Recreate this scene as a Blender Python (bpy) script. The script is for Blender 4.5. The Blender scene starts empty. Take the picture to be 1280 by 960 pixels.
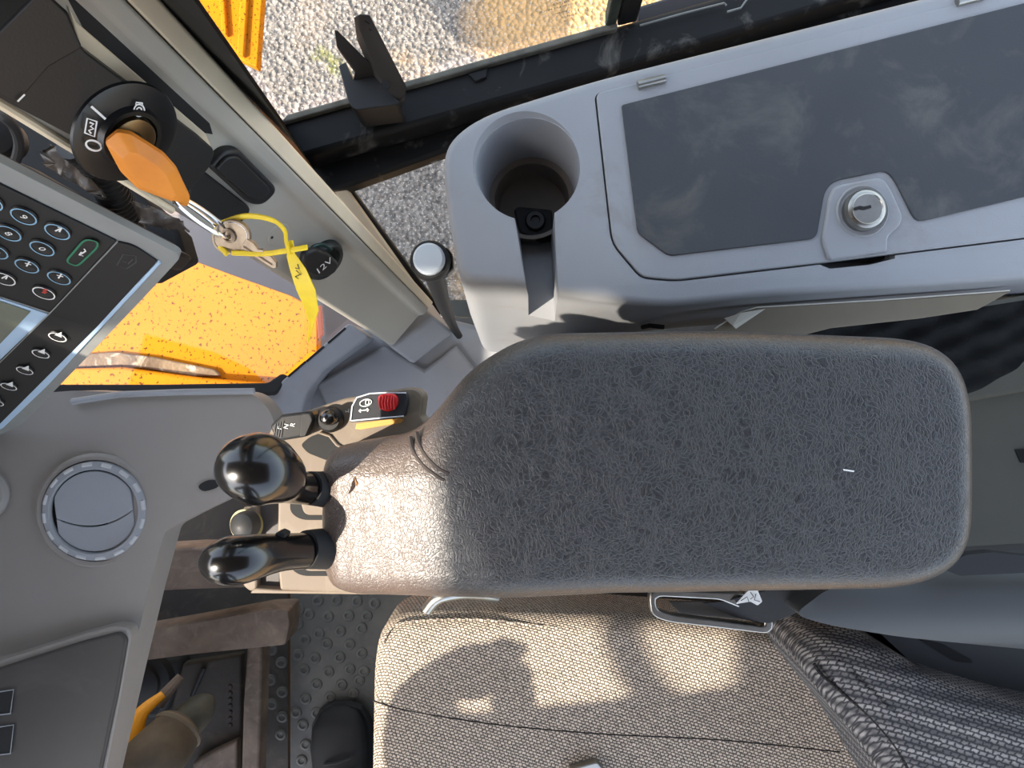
import bpy, bmesh, math, random
from mathutils import Vector, Matrix
random.seed(7)
R = math.radians

# ---------------------------------------------------------------- camera, sky, sun, exposure
HC = 1.25            # camera height over the cab floor
FPX = 900.0          # focal length in pixels of the 1280x960 frame
scene = bpy.context.scene
C = scene.collection
cam_d = bpy.data.cameras.new('camera')
cam_d.sensor_width = 36.0
cam_d.lens = FPX / 1280.0 * 36.0
cam_d.clip_start = 0.01
cam = bpy.data.objects.new('camera', cam_d)
cam.location = (0, 0, HC)
cam.rotation_euler = (0, 0, 0)
C.objects.link(cam)
scene.camera = cam

world = bpy.data.worlds.new('sky'); scene.world = world
world.use_nodes = True
wn = world.node_tree
sky = wn.nodes.new('ShaderNodeTexSky')
sky.sky_type = 'NISHITA'
sky.sun_disc = False
sky.sun_elevation = R(46)
SUN_TO = Vector((-0.87, -0.40, 1.0)).normalized()     # towards the sun
sky.sun_rotation = math.atan2(SUN_TO.x, SUN_TO.y)
sky.air_density = 1.2; sky.dust_density = 2.0; sky.ozone_density = 1.0
hs = wn.nodes.new('ShaderNodeHueSaturation'); hs.inputs['Saturation'].default_value = 0.62
wn.links.new(sky.outputs[0], hs.inputs['Color'])
wn.links.new(hs.outputs[0], wn.nodes['Background'].inputs[0])
wn.nodes['Background'].inputs[1].default_value = 0.42

sun_d = bpy.data.lights.new('sun', 'SUN')
sun_d.energy = 6.4
sun_d.angle = R(0.7)
sun_d.color = (1.0, 0.90, 0.76)
sun = bpy.data.objects.new('sun', sun_d)
sun.rotation_euler = SUN_TO.to_track_quat('Z', 'Y').to_euler()
sun.location = (-3, -1.5, 4)
C.objects.link(sun)

vs = scene.view_settings
vs.view_transform = 'Standard'; vs.look = 'None'; vs.gamma = 1.0
vs.use_curve_mapping = False
vs.exposure = 0.55
scene.cycles.use_denoising = True
scene.cycles.max_bounces = 8
scene.cycles.transparent_max_bounces = 16
scene.cycles.sample_clamp_indirect = 6.0

# ---------------------------------------------------------------- helpers
def P(x, y, D):
    return Vector(((x - 640) / FPX * D, (480 - y) / FPX * D, HC - D))

class Plane:
    def __init__(self, a, b, c):
        self.o = a.copy()
        n = (b - a).cross(c - a).normalized()
        if n.dot(Vector((0, 0, HC)) - a) < 0: n = -n
        self.n = n
    def off(self, h):
        q = Plane.__new__(Plane); q.o = self.o + self.n * h; q.n = self.n; return q
    def q(self, x, y):
        d = Vector(((x - 640) / FPX, (480 - y) / FPX, -1.0))
        c = Vector((0, 0, HC))
        t = (self.o - c).dot(self.n) / d.dot(self.n)
        return c + d * t
    def basis(self):
        u = (Vector((1, 0, 0)) - self.n * self.n.x).normalized()
        return u, self.n.cross(u)

def flat(D):
    return Plane(P(0, 0, D), P(900, 0, D), P(0, 900, D))

def lin(c):
    if isinstance(c, str):
        c = [int(c[i:i + 2], 16) for i in (0, 2, 4)]
    f = lambda v: v / 12.92 if v <= 0.04045 else ((v + 0.055) / 1.055) ** 2.4
    return tuple(f(v / 255.0) for v in c[:3]) + (1.0,)

def mat(name, col, rough=0.5, metal=0.0, bump=None, var=None, spec=0.5, dirt=None, coat=0.0, speck=None):
    m = bpy.data.materials.new(name); m.use_nodes = True
    nt = m.node_tree; b = nt.nodes['Principled BSDF']
    b.inputs['Roughness'].default_value = rough
    b.inputs['Metallic'].default_value = metal
    b.inputs['Specular IOR Level'].default_value = spec
    b.inputs['Coat Weight'].default_value = coat
    b.inputs['Base Color'].default_value = lin(col)
    tc = nt.nodes.new('ShaderNodeTexCoord')
    src = None
    def mixin(fac, c2, prev):
        mx = nt.nodes.new('ShaderNodeMix'); mx.data_type = 'RGBA'
        nt.links.new(fac, mx.inputs[0])
        if prev is None: mx.inputs[6].default_value = lin(col)
        else: nt.links.new(prev, mx.inputs[6])
        mx.inputs[7].default_value = lin(c2)
        return mx.outputs[2]
    def noise(scale, detail=4, rg=0.55, dist=0.0):
        n = nt.nodes.new('ShaderNodeTexNoise')
        n.inputs['Scale'].default_value = scale; n.inputs['Detail'].default_value = detail
        n.inputs['Roughness'].default_value = rg; n.inputs['Distortion'].default_value = dist
        nt.links.new(tc.outputs['Object'], n.inputs['Vector'])
        return n.outputs['Fac']
    def ramp(fac, a, b_):
        r = nt.nodes.new('ShaderNodeMapRange'); r.inputs[1].default_value = a; r.inputs[2].default_value = b_
        nt.links.new(fac, r.inputs[0]); return r.outputs[0]
    def mul(f, k):
        r = nt.nodes.new('ShaderNodeMath'); r.operation = 'MULTIPLY'; r.inputs[1].default_value = k
        nt.links.new(f, r.inputs[0]); return r.outputs[0]
    if var:                       # (scale, second colour, amount)
        src = mixin(mul(ramp(noise(var[0]), 0.35, 0.65), var[2]), var[1], src)
    if dirt:                      # (scale, colour, lo, hi, amount[, distortion])
        src = mixin(mul(ramp(noise(dirt[0], 8, 0.65, dirt[5] if len(dirt) > 5 else 0.6), dirt[2], dirt[3]), dirt[4]), dirt[1], src)
    if speck:
        src = mixin(mul(ramp(noise(speck[0], 2, 0.5), speck[2], speck[3]), speck[4]), speck[1], src)
    if src is not None: nt.links.new(src, b.inputs['Base Color'])
    if bump:                      # (scale, strength, distance)
        bp = nt.nodes.new('ShaderNodeBump')
        bp.inputs['Strength'].default_value = bump[1]
        bp.inputs['Distance'].default_value = bump[2] if len(bump) > 2 else 0.001
        nt.links.new(noise(bump[0], 3, 0.6), bp.inputs['Height'])
        nt.links.new(bp.outputs[0], b.inputs['Normal'])
    return m

def prop(o, label=None, cat=None, group=None, kind=None):
    if label: o['label'] = label
    if cat: o['category'] = cat
    if group: o['group'] = group
    if kind: o['kind'] = kind
    return o

def empty(name, loc, label=None, cat=None, group=None, kind=None):
    o = bpy.data.objects.new(name, None); o.empty_display_size = 0.02
    C.objects.link(o); o.location = loc
    o['_off'] = 0
    del o['_off']
    return prop(o, label, cat, group, kind)

def link(name, me, m, parent=None, smooth=True, bevel=0.0, seg=3, ang=35, sub=0, tri=False):
    if m is not None: me.materials.append(m)
    o = bpy.data.objects.new(name, me); C.objects.link(o)
    if parent is not None:
        o.parent = parent
        w = Vector((0, 0, 0)); p = parent
        while p is not None:
            w += p.location; p = p.parent
        if w.length > 0: me.transform(Matrix.Translation(-w))
    bm = bmesh.new(); bm.from_mesh(me)
    bmesh.ops.recalc_face_normals(bm, faces=bm.faces)
    bm.to_mesh(me); bm.free()
    if smooth:
        for p in me.polygons: p.use_smooth = True
        try: me.set_sharp_from_angle(angle=R(ang))
        except Exception: pass
    if bevel > 0:
        b = o.modifiers.new('bevel', 'BEVEL'); b.width = bevel; b.segments = seg
        b.limit_method = 'ANGLE'; b.angle_limit = R(ang); b.harden_normals = False
        b.use_clamp_overlap = True
    if sub:
        s = o.modifiers.new('sub', 'SUBSURF'); s.levels = sub; s.render_levels = sub
    return o

def raw(name, verts, faces, m, parent=None, **k):
    me = bpy.data.meshes.new(name)
    me.from_pydata([tuple(v) for v in verts], [], faces); me.update()
    return link(name, me, m, parent, **k)

def rounded(pts, r, n=5, closed=True):
    out = []; N = len(pts)
    for i in range(N):
        p = Vector(pts[i][:2]); rr = pts[i][2] if len(pts[i]) > 2 else r
        a = Vector(pts[i - 1][:2]); b = Vector(pts[(i + 1) % N][:2])
        if rr <= 0: out.append((p.x, p.y)); continue
        da = (a - p); db = (b - p)
        ra = min(rr, da.length * 0.48); rb = min(rr, db.length * 0.48)
        s = p + da.normalized() * ra; e = p + db.normalized() * rb
        for k in range(n + 1):
            t = k / n
            q = s * (1 - t) ** 2 + p * 2 * t * (1 - t) + e * t * t
            out.append((q.x, q.y))
    return out

def resample(pts, n):
    L = [0]
    P2 = [Vector(p) for p in pts] + [Vector(pts[0])]
    for i in range(len(P2) - 1): L.append(L[-1] + (P2[i + 1] - P2[i]).length)
    out = []; j = 0
    for k in range(n):
        s = L[-1] * k / n
        while L[j + 1] < s: j += 1
        d = L[j + 1] - L[j]; t = (s - L[j]) / d if d > 0 else 0
        out.append(P2[j].lerp(P2[j + 1], t))
    return out

def prism(name, pts3, n, t, m, parent=None, zgrid=None, zfun=None, **k):
    """solid with the outline pts3 as its face, going t back along -n"""
    bm = bmesh.new()
    top = [bm.verts.new(p) for p in pts3]
    f = bm.faces.new(top)
    if zgrid:
        xs = [p[0] for p in pts3]; ys = [p[1] for p in pts3]
        x = min(xs) + zgrid
        while x < max(xs):
            bmesh.ops.bisect_plane(bm, geom=bm.verts[:] + bm.edges[:] + bm.faces[:], plane_co=(x, 0, 0), plane_no=(1, 0, 0)); x += zgrid
        y = min(ys) + zgrid
        while y < max(ys):
            bmesh.ops.bisect_plane(bm, geom=bm.verts[:] + bm.edges[:] + bm.faces[:], plane_co=(0, y, 0), plane_no=(0, 1, 0)); y += zgrid
    ext = bmesh.ops.extrude_face_region(bm, geom=bm.faces[:])
    vv = [g for g in ext['geom'] if isinstance(g, bmesh.types.BMVert)]
    keep = set(vv)
    for v in vv: v.co += Vector(n) * -t
    if zfun:
        for v in bm.verts:
            if v not in keep: v.co.z += zfun(v.co.x, v.co.y)
    if zgrid:   # bottom needs no grid
        pass
    me = bpy.data.meshes.new(name); bm.to_mesh(me); bm.free()
    return link(name, me, m, parent, **k)

def slab(name, px, D, t, m, parent=None, r=0, **k):
    pts = rounded(px, r) if r or any(len(p) > 2 for p in px) else px
    return prism(name, [P(x, y, D) for x, y in [p[:2] for p in pts]], Vector((0, 0, 1)), t, m, parent, **k)

def onp(name, px, pl, t, m, parent=None, r=0, h=0.0, **k):
    """prism on a plane; h lifts its face over the plane, outline fixed where the plane shows it"""
    pts = rounded(px, r) if r or any(len(p) > 2 for p in px) else px
    q = pl.off(h)
    return prism(name, [q.q(p[0], p[1]) for p in pts], pl.n, t, m, parent, **k)

def box3(name, lo, hi, m, parent=None, **k):
    x0, y0, z0 = lo; x1, y1, z1 = hi
    return prism(name, [Vector((x0, y0, z1)), Vector((x1, y0, z1)), Vector((x1, y1, z1)), Vector((x0, y1, z1))], Vector((0, 0, 1)), z1 - z0, m, parent, **k)

def loft(name, secs, m, parent=None, caps=True, closed=True, **k):
    n = len(secs[0]); V = [p for s in secs for p in s]; F = []
    for i in range(len(secs) - 1):
        for j in range(n if closed else n - 1):
            a = i * n + j; b = i * n + (j + 1) % n
            F.append((a, b, b + n, a + n))
    if caps:
        F.append(tuple(range(n))); F.append(tuple(range((len(secs) - 1) * n, len(secs) * n)))
    return raw(name, V, F, m, parent, **k)

def smooth_path(pts, n=8):
    out = []; N = len(pts)
    for i in range(N - 1):
        p0 = pts[max(i - 1, 0)]; p1 = pts[i]; p2 = pts[i + 1]; p3 = pts[min(i + 2, N - 1)]
        for k in range(n):
            t = k / n
            out.append(tuple(0.5 * (2 * p1[c] + (p2[c] - p0[c]) * t + (2 * p0[c] - 5 * p1[c] + 4 * p2[c] - p3[c]) * t * t
                       + (3 * p1[c] - p0[c] - 3 * p2[c] + p3[c]) * t ** 3) for c in range(len(p1))))
    out.append(tuple(pts[-1]))
    return out

def tube(name, pts, r, m, parent=None, seg=12, closed=False, flat_=1.0, cap=True, up=None, **k):
    """pts: 3-D points (4th entry = radius if r is None)"""
    Q = [Vector(p[:3]) for p in pts]; rad = [p[3] if r is None else r for p in pts]
    n = len(Q); V = []; F = []
    T = []
    for i in range(n):
        a = Q[(i - 1) % n] if closed else Q[max(i - 1, 0)]
        b = Q[(i + 1) % n] if closed else Q[min(i + 1, n - 1)]
        T.append((b - a).normalized())
    u = Vector(up) if up else Vector((0, 0, 1))
    if abs(u.dot(T[0])) > 0.95: u = Vector((0, 1, 0))
    u = (u - T[0] * u.dot(T[0])).normalized()
    for i in range(n):
        if up: u = Vector(up)
        u = u - T[i] * u.dot(T[i])
        u.normalize()
        w = T[i].cross(u)
        for j in range(seg):
            a = 2 * math.pi * j / seg
            V.append(Q[i] + (u * math.cos(a) * flat_ + w * math.sin(a)) * rad[i])
    for i in range(n if closed else n - 1):
        for j in range(seg):
            a = i * seg + j; b = i * seg + (j + 1) % seg
            c = ((i + 1) % n) * seg
            F.append((a, b, c + (j + 1) % seg, c + j))
    if not closed and cap:
        F.append(tuple(range(seg))); F.append(tuple(range((n - 1) * seg, n * seg)))
    return raw(name, V, F, m, parent, **k)

def lathe(name, o, axis, prof, m, parent=None, seg=40, a0=0, a1=360, caps=True, **k):
    ax = Vector(axis).normalized()
    u = Vector((1, 0, 0)); u = (u - ax * u.dot(ax))
    if u.length < 0.1: u = Vector((0, 1, 0)) - ax * ax.y
    u.normalize(); w = ax.cross(u)
    full = abs(a1 - a0) >= 360
    ns = seg if full else seg + 1
    V = []; F = []
    for (r, h) in prof:
        for j in range(ns):
            a = R(a0 + (a1 - a0) * j / seg)
            V.append(Vector(o) + ax * h + (u * math.cos(a) + w * math.sin(a)) * max(r, 1e-5))
    for i in range(len(prof) - 1):
        for j in range(ns if full else ns - 1):
            a = i * ns + j; b = i * ns + (j + 1) % ns
            F.append((a, b, b + ns, a + ns))
    if full and caps:
        if prof[0][0] > 2e-5: F.append(tuple(range(ns)))
        if prof[-1][0] > 2e-5: F.append(tuple(range((len(prof) - 1) * ns, len(prof) * ns)))
    return raw(name, V, F, m, parent, **k)

def pad(name, outline, spine, er, drop, hfun, m, parent=None, N=150, rings=10, undercut=0.004, **k):
    """upholstered pad: outline = world XY points, spine(x,y) -> point inside, er = edge radius"""
    o = resample(outline, N)
    area = sum(o[i - 1].x * o[i].y - o[i].x * o[i - 1].y for i in range(N))
    sg = 1 if area > 0 else -1
    nor = []
    for i in range(N):
        t = (o[(i + 2) % N] - o[i - 2]).normalized()
        nor.append(Vector((-t.y, t.x)) * sg)
    V = []
    def ring(ins, dz, tt=0.0):
        for i in range(N):
            p = o[i] + nor[i] * ins
            if tt > 0:
                s = Vector(spine(p.x, p.y)); p = p.lerp(s, tt)
            V.append((p.x, p.y, hfun(p.x, p.y) + dz))
    ring(undercut, -drop); ring(undercut * 0.3, -drop + undercut); ring(0, -er)
    for a in range(1, 7):
        an = R(90 * a / 6)
        ring(er * (1 - math.cos(an)), -er * (1 - math.sin(an)))
    for j in range(1, rings + 1): ring(er, 0, j / rings)
    nr = len(V) // N; F = []
    for i in range(nr - 1):
        for j in range(N):
            a = i * N + j; b = i * N + (j + 1) % N
            F.append((a, b, b + N, a + N))
    F.append(tuple(range(N)))
    me = bpy.data.meshes.new(name); me.from_pydata(V, [], F); me.update()
    bm = bmesh.new(); bm.from_mesh(me)
    bmesh.ops.remove_doubles(bm, verts=bm.verts, dist=0.0002)
    bm.to_mesh(me); bm.free()
    k.setdefault('ang', 60)
    return link(name, me, m, parent, **k)

def strokes(name, lines, pl, w, m, parent=None, h=0.0004, world_pts=False):
    """flat printed marks: polylines (pixel coords on plane pl) drawn as ribbons of width w metres"""
    q = pl.off(h); V = []; F = []
    for ln in lines:
        pts = [q.q(*p) for p in ln] if not world_pts else [Vector(p) for p in ln]
        base = len(V)
        for i, p in enumerate(pts):
            a = pts[max(i - 1, 0)]; b = pts[min(i + 1, len(pts) - 1)]
            if (pts[0] - pts[-1]).length < 1e-6:
                a = pts[i - 1] if i > 0 else pts[-2]; b = pts[i + 1] if i < len(pts) - 1 else pts[1]
            t = (b - a).normalized(); s = pl.n.cross(t) * w / 2
            V += [p - s, p + s]
        for i in range(len(pts) - 1):
            k = base + 2 * i; F.append((k, k + 1, k + 3, k + 2))
    return raw(name, V, F, m, parent, smooth=False)

def ell(cx, cy, rx, ry, n=20, rot=0.0):
    return [(cx + rx * math.cos(2 * math.pi * i / n) * math.cos(rot) - ry * math.sin(2 * math.pi * i / n) * math.sin(rot),
             cy + rx * math.cos(2 * math.pi * i / n) * math.sin(rot) + ry * math.sin(2 * math.pi * i / n) * math.cos(rot)) for i in range(n + 1)]

def text(name, s, o, x, y, size, m, parent=None):
    """printed lettering: s written from o along x with y up"""
    cu = bpy.data.curves.new(name, 'FONT'); cu.body = s; cu.size = size; cu.resolution_u = 3
    cu.align_x = 'CENTER'; cu.align_y = 'CENTER'
    ob = bpy.data.objects.new(name, cu); C.objects.link(ob)
    dg = bpy.context.evaluated_depsgraph_get()
    me = bpy.data.meshes.new_from_object(ob.evaluated_get(dg))
    bpy.data.objects.remove(ob); bpy.data.curves.remove(cu)
    x = Vector(x).normalized(); y = Vector(y); y = (y - x * y.dot(x)).normalized(); z = x.cross(y)
    M = Matrix(((x.x, y.x, z.x, o[0]), (x.y, y.y, z.y, o[1]), (x.z, y.z, z.z, o[2]), (0, 0, 0, 1)))
    me.transform(M); me.name = name
    return link(name, me, m, parent, smooth=False)

def boolean(o, cutters):
    for c in cutters:
        b = o.modifiers.new('cut', 'BOOLEAN'); b.operation = 'DIFFERENCE'; b.solver = 'EXACT'; b.object = c
    dg = bpy.context.evaluated_depsgraph_get(); dg.update()
    me = bpy.data.meshes.new_from_object(o.evaluated_get(dg))
    o.modifiers.clear(); o.data = me
    for c in cutters: bpy.data.objects.remove(c)
    for p in me.polygons: p.use_smooth = True
    me.set_sharp_from_angle(angle=R(35))
    return o

# ---------------------------------------------------------------- materials
M = {}
M['grey'] = mat('grey_plastic', (152, 154, 158), 0.55, bump=(900, 0.25, 0.0006), var=(6, (140, 141, 144), 0.6), dirt=(14, (128, 118, 108), 0.55, 0.75, 0.5))
M['grey2'] = mat('dash_plastic', (150, 144, 138), 0.5, bump=(900, 0.2, 0.0006), var=(5, (138, 131, 124), 0.6), dirt=(9, (140, 128, 116), 0.5, 0.8, 0.4))
M['pillar'] = mat('pillar_trim', (170, 165, 154), 0.5, bump=(1100, 0.1, 0.0005), var=(7, (156, 150, 140), 0.5))
M['cream'] = mat('cream_trim', (238, 222, 192), 0.5, bump=(1100, 0.1, 0.0005), var=(9, (176, 160, 140), 0.5))
M['black'] = mat('black_plastic', (26, 26, 27), 0.5, bump=(800, 0.15, 0.0005), var=(12, (34, 33, 33), 0.6))
M['blackrail'] = mat('black_painted_rail', (18, 18, 19), 0.55, spec=0.3, var=(10, (30, 29, 28), 0.8), dirt=(18, (128, 124, 118), 0.56, 0.74, 0.7, 0.7), bump=(60, 0.1, 0.001))
M['rubber'] = mat('black_rubber', (22, 22, 23), 0.75)
M['gloss'] = mat('gloss_black', (8, 8, 9), 0.2, spec=0.6, coat=0.3, dirt=(90, (60, 60, 62), 0.62, 0.8, 0.25))
M['mat'] = mat('dusty_rubber_mat', (58, 61, 66), 0.7, bump=(500, 0.2, 0.0005), var=(4, (72, 74, 76), 0.8), dirt=(15, (126, 122, 112), 0.52, 0.86, 0.6, 0.5))
M['console'] = mat('console_plastic', (128, 114, 98), 0.5, bump=(900, 0.1, 0.0004), var=(18, (112, 98, 84), 0.7), dirt=(40, (150, 138, 120), 0.5, 0.7, 0.5))
M['metal'] = mat('brushed_metal', (176, 174, 168), 0.32, metal=1.0, var=(60, (140, 136, 128), 0.5))
M['chrome'] = mat('chrome', (216, 216, 218), 0.12, metal=1.0)
M['keymetal'] = mat('nickel_key', (158, 142, 122), 0.42, metal=0.75, var=(150, (118, 102, 86), 0.6))
M['whitecap'] = mat('pale_cap', (206, 214, 222), 0.35)
M['white'] = mat('white_print', (226, 226, 224), 0.6)
M['printdk'] = mat('dark_print', (64, 60, 60), 0.8)
M['grey_print'] = mat('grey_print', (70, 70, 72), 0.6)
M['red'] = mat('red_plastic', (214, 40, 42), 0.45)
M['orange'] = mat('orange_grip', (222, 138, 46), 0.5, bump=(700, 0.1, 0.0004), var=(60, (200, 116, 34), 0.6))
M['tag'] = mat('yellow_tag', (238, 208, 36), 0.5, var=(160, (226, 190, 40), 0.6))
M['ink'] = mat('tag_ink', (70, 60, 24), 0.7)
M['paper'] = mat('tan_paper', (150, 140, 122), 0.8, var=(14, (134, 124, 106), 0.6))
M['paperw'] = mat('white_paper', (232, 228, 214), 0.8)
M['wood'] = mat('worn_beam', (116, 101, 88), 0.8, bump=(40, 0.6, 0.003), var=(16, (82, 70, 62), 0.9), dirt=(26, (140, 124, 110), 0.5, 0.75, 0.6, 2.0))
M['floor'] = mat('dirty_floor_plate', (86, 84, 78), 0.62, bump=(60, 0.3, 0.001), var=(9, (58, 57, 56), 0.9), dirt=(18, (112, 104, 96), 0.52, 0.8, 0.6, 1.0))
M['floor2'] = mat('footwell_mat', (60, 54, 48), 0.8, bump=(50, 0.4, 0.002), var=(9, (40, 36, 33), 0.9), dirt=(20, (96, 84, 72), 0.52, 0.8, 0.6, 1.0))
M['yellow'] = mat('yellow_paint', (206, 124, 4), 0.7, spec=0.15, var=(5, (198, 114, 4), 0.6), speck=(150, (70, 40, 12), 0.615, 0.645, 0.85), dirt=(4, (180, 112, 40), 0.62, 0.8, 0.4, 1.5))
M['yellow2'] = mat('pedal_yellow', (232, 156, 28), 0.5)
M['rust'] = mat('muddy_ledge', (150, 124, 98), 0.85, bump=(30, 0.8, 0.01), var=(12, (96, 74, 56), 0.9), dirt=(22, (214, 200, 180), 0.56, 0.68, 0.8, 1.2))
M['chassis'] = mat('chassis_grey', (128, 118, 114), 0.7, var=(3, (112, 103, 100), 0.8))
M['rear'] = mat('rear_panel', (104, 104, 96), 0.7, bump=(500, 0.2, 0.0006), var=(5, (92, 92, 84), 0.8))
M['cloth'] = mat('black_cloth', (20, 22, 22), 0.9, bump=(700, 0.6, 0.001), var=(60, (30, 31, 30), 0.8))
M['strap'] = mat('black_webbing', (28, 30, 34), 0.8, bump=(1200, 0.5, 0.0006))
M['roof'] = mat('headliner', (62, 64, 68), 0.8)
M['skin'] = mat('skin', (196, 150, 124), 0.55)
M['hair'] = mat('dark_hair', (30, 24, 20), 0.6, bump=(300, 0.6, 0.002))
M['shirt'] = mat('navy_shirt', (34, 38, 52), 0.85, bump=(250, 0.3, 0.001))
M['jeans'] = mat('dark_trousers', (28, 30, 36), 0.85, bump=(300, 0.3, 0.001))
M['shoe'] = mat('black_shoe', (16, 17, 20), 0.7, bump=(400, 0.3, 0.0008))
M['sole'] = mat('shoe_sole', (30, 30, 32), 0.8)
M['film'] = mat('crumpled_film', (150, 138, 126), 0.3, var=(60, (90, 80, 72), 0.9), dirt=(80, (214, 206, 196), 0.58, 0.7, 0.8, 1.0))
M['screen'] = mat('lcd_screen', (118, 122, 106), 0.12, var=(20, (104, 106, 94), 0.6), coat=0.5)
M['skysheen'] = mat('painted_sky_sheen', (176, 202, 226), 0.3)  # sky reflection painted in as pale blue
M['bezel'] = mat('monitor_bezel', (138, 140, 138), 0.45, bump=(1200, 0.08, 0.0004), var=(30, (122, 123, 121), 0.6))
M['pad'] = mat('keypad_black', (22, 22, 23), 0.45)
M['bluering'] = mat('blue_ring', (130, 170, 196), 0.4)
M['greenring'] = mat('green_ring', (44, 120, 88), 0.4)
M['redicon'] = mat('red_icon', (190, 70, 60), 0.5)

def leather():
    m = mat('grained_vinyl', (46, 44, 45), 0.45, spec=0.6, coat=0.6)
    nt = m.node_tree; b = nt.nodes['Principled BSDF']
    tc = [n for n in nt.nodes if n.type == 'TEX_COORD'][0]
    ns = nt.nodes.new('ShaderNodeTexNoise'); ns.inputs['Scale'].default_value = 55; ns.inputs['Detail'].default_value = 3
    nt.links.new(tc.outputs['Object'], ns.inputs['Vector'])
    sc = nt.nodes.new('ShaderNodeVectorMath'); sc.operation = 'SCALE'; sc.inputs['Scale'].default_value = 0.02
    nt.links.new(ns.outputs['Color'], sc.inputs[0])
    ad = nt.nodes.new('ShaderNodeVectorMath'); ad.operation = 'ADD'
    nt.links.new(tc.outputs['Object'], ad.inputs[0]); nt.links.new(sc.outputs[0], ad.inputs[1])
    mp = nt.nodes.new('ShaderNodeMapping'); mp.inputs['Scale'].default_value = (1.0, 0.62, 1.0)
    nt.links.new(ad.outputs[0], mp.inputs[0])
    hs = []
    for s, lo in ((380, 0.16), (820, 0.2)):
        v = nt.nodes.new('ShaderNodeTexVoronoi'); v.feature = 'DISTANCE_TO_EDGE'; v.inputs['Scale'].default_value = s
        nt.links.new(mp.outputs[0], v.inputs['Vector'])
        r = nt.nodes.new('ShaderNodeMapRange'); r.inputs[1].default_value = 0.0; r.inputs[2].default_value = lo
        nt.links.new(v.outputs['Distance'], r.inputs[0]); hs.append(r.outputs[0])
    k = nt.nodes.new('ShaderNodeMath'); k.operation = 'MULTIPLY_ADD'; k.inputs[1].default_value = 0.45
    nt.links.new(hs[1], k.inputs[0]); nt.links.new(hs[0], k.inputs[2])
    bp = nt.nodes.new('ShaderNodeBump'); bp.inputs['Strength'].default_value = 0.45; bp.inputs['Distance'].default_value = 0.0006
    nt.links.new(k.outputs[0], bp.inputs['Height']); nt.links.new(bp.outputs[0], b.inputs['Normal'])
    b.inputs['Coat Roughness'].default_value = 0.3
    bp2 = nt.nodes.new('ShaderNodeBump'); bp2.inputs['Strength'].default_value = 0.16; bp2.inputs['Distance'].default_value = 0.0006
    nt.links.new(k.outputs[0], bp2.inputs['Height']); nt.links.new(bp2.outputs[0], b.inputs['Coat Normal'])
    # brown ingrained dirt towards the hand end
    sx = nt.nodes.new('ShaderNodeSeparateXYZ'); nt.links.new(tc.outputs['Object'], sx.inputs[0])
    n2 = nt.nodes.new('ShaderNodeTexNoise'); n2.inputs['Scale'].default_value = 14; n2.inputs['Detail'].default_value = 5
    nt.links.new(tc.outputs['Object'], n2.inputs['Vector'])
    a2 = nt.nodes.new('ShaderNodeMath'); a2.operation = 'MULTIPLY_ADD'; a2.inputs[1].default_value = 0.10
    nt.links.new(n2.outputs['Fac'], a2.inputs[0]); nt.links.new(sx.outputs[0], a2.inputs[2])
    mr = nt.nodes.new('ShaderNodeMapRange'); mr.inputs[1].default_value = -0.095; mr.inputs[2].default_value = -0.145
    nt.links.new(a2.outputs[0], mr.inputs[0])
    mx = nt.nodes.new('ShaderNodeMix'); mx.data_type = 'RGBA'
    nt.links.new(mr.outputs[0], mx.inputs[0])
    mx.inputs[6].default_value = lin((34, 34, 36)); mx.inputs[7].default_value = lin((92, 76, 66))
    inv = nt.nodes.new('ShaderNodeMapRange'); inv.inputs[1].default_value = 0.5; inv.inputs[2].default_value = 0.0; inv.inputs[4].default_value = 0.2
    nt.links.new(hs[0], inv.inputs[0])
    m2 = nt.nodes.new('ShaderNodeMix'); m2.data_type = 'RGBA'; nt.links.new(inv.outputs[0], m2.inputs[0])
    nt.links.new(mx.outputs[2], m2.inputs[6]); m2.inputs[7].default_value = lin((104, 100, 96))
    nt.links.new(m2.outputs[2], b.inputs['Base Color'])
    return m
M['leather'] = leather()

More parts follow.
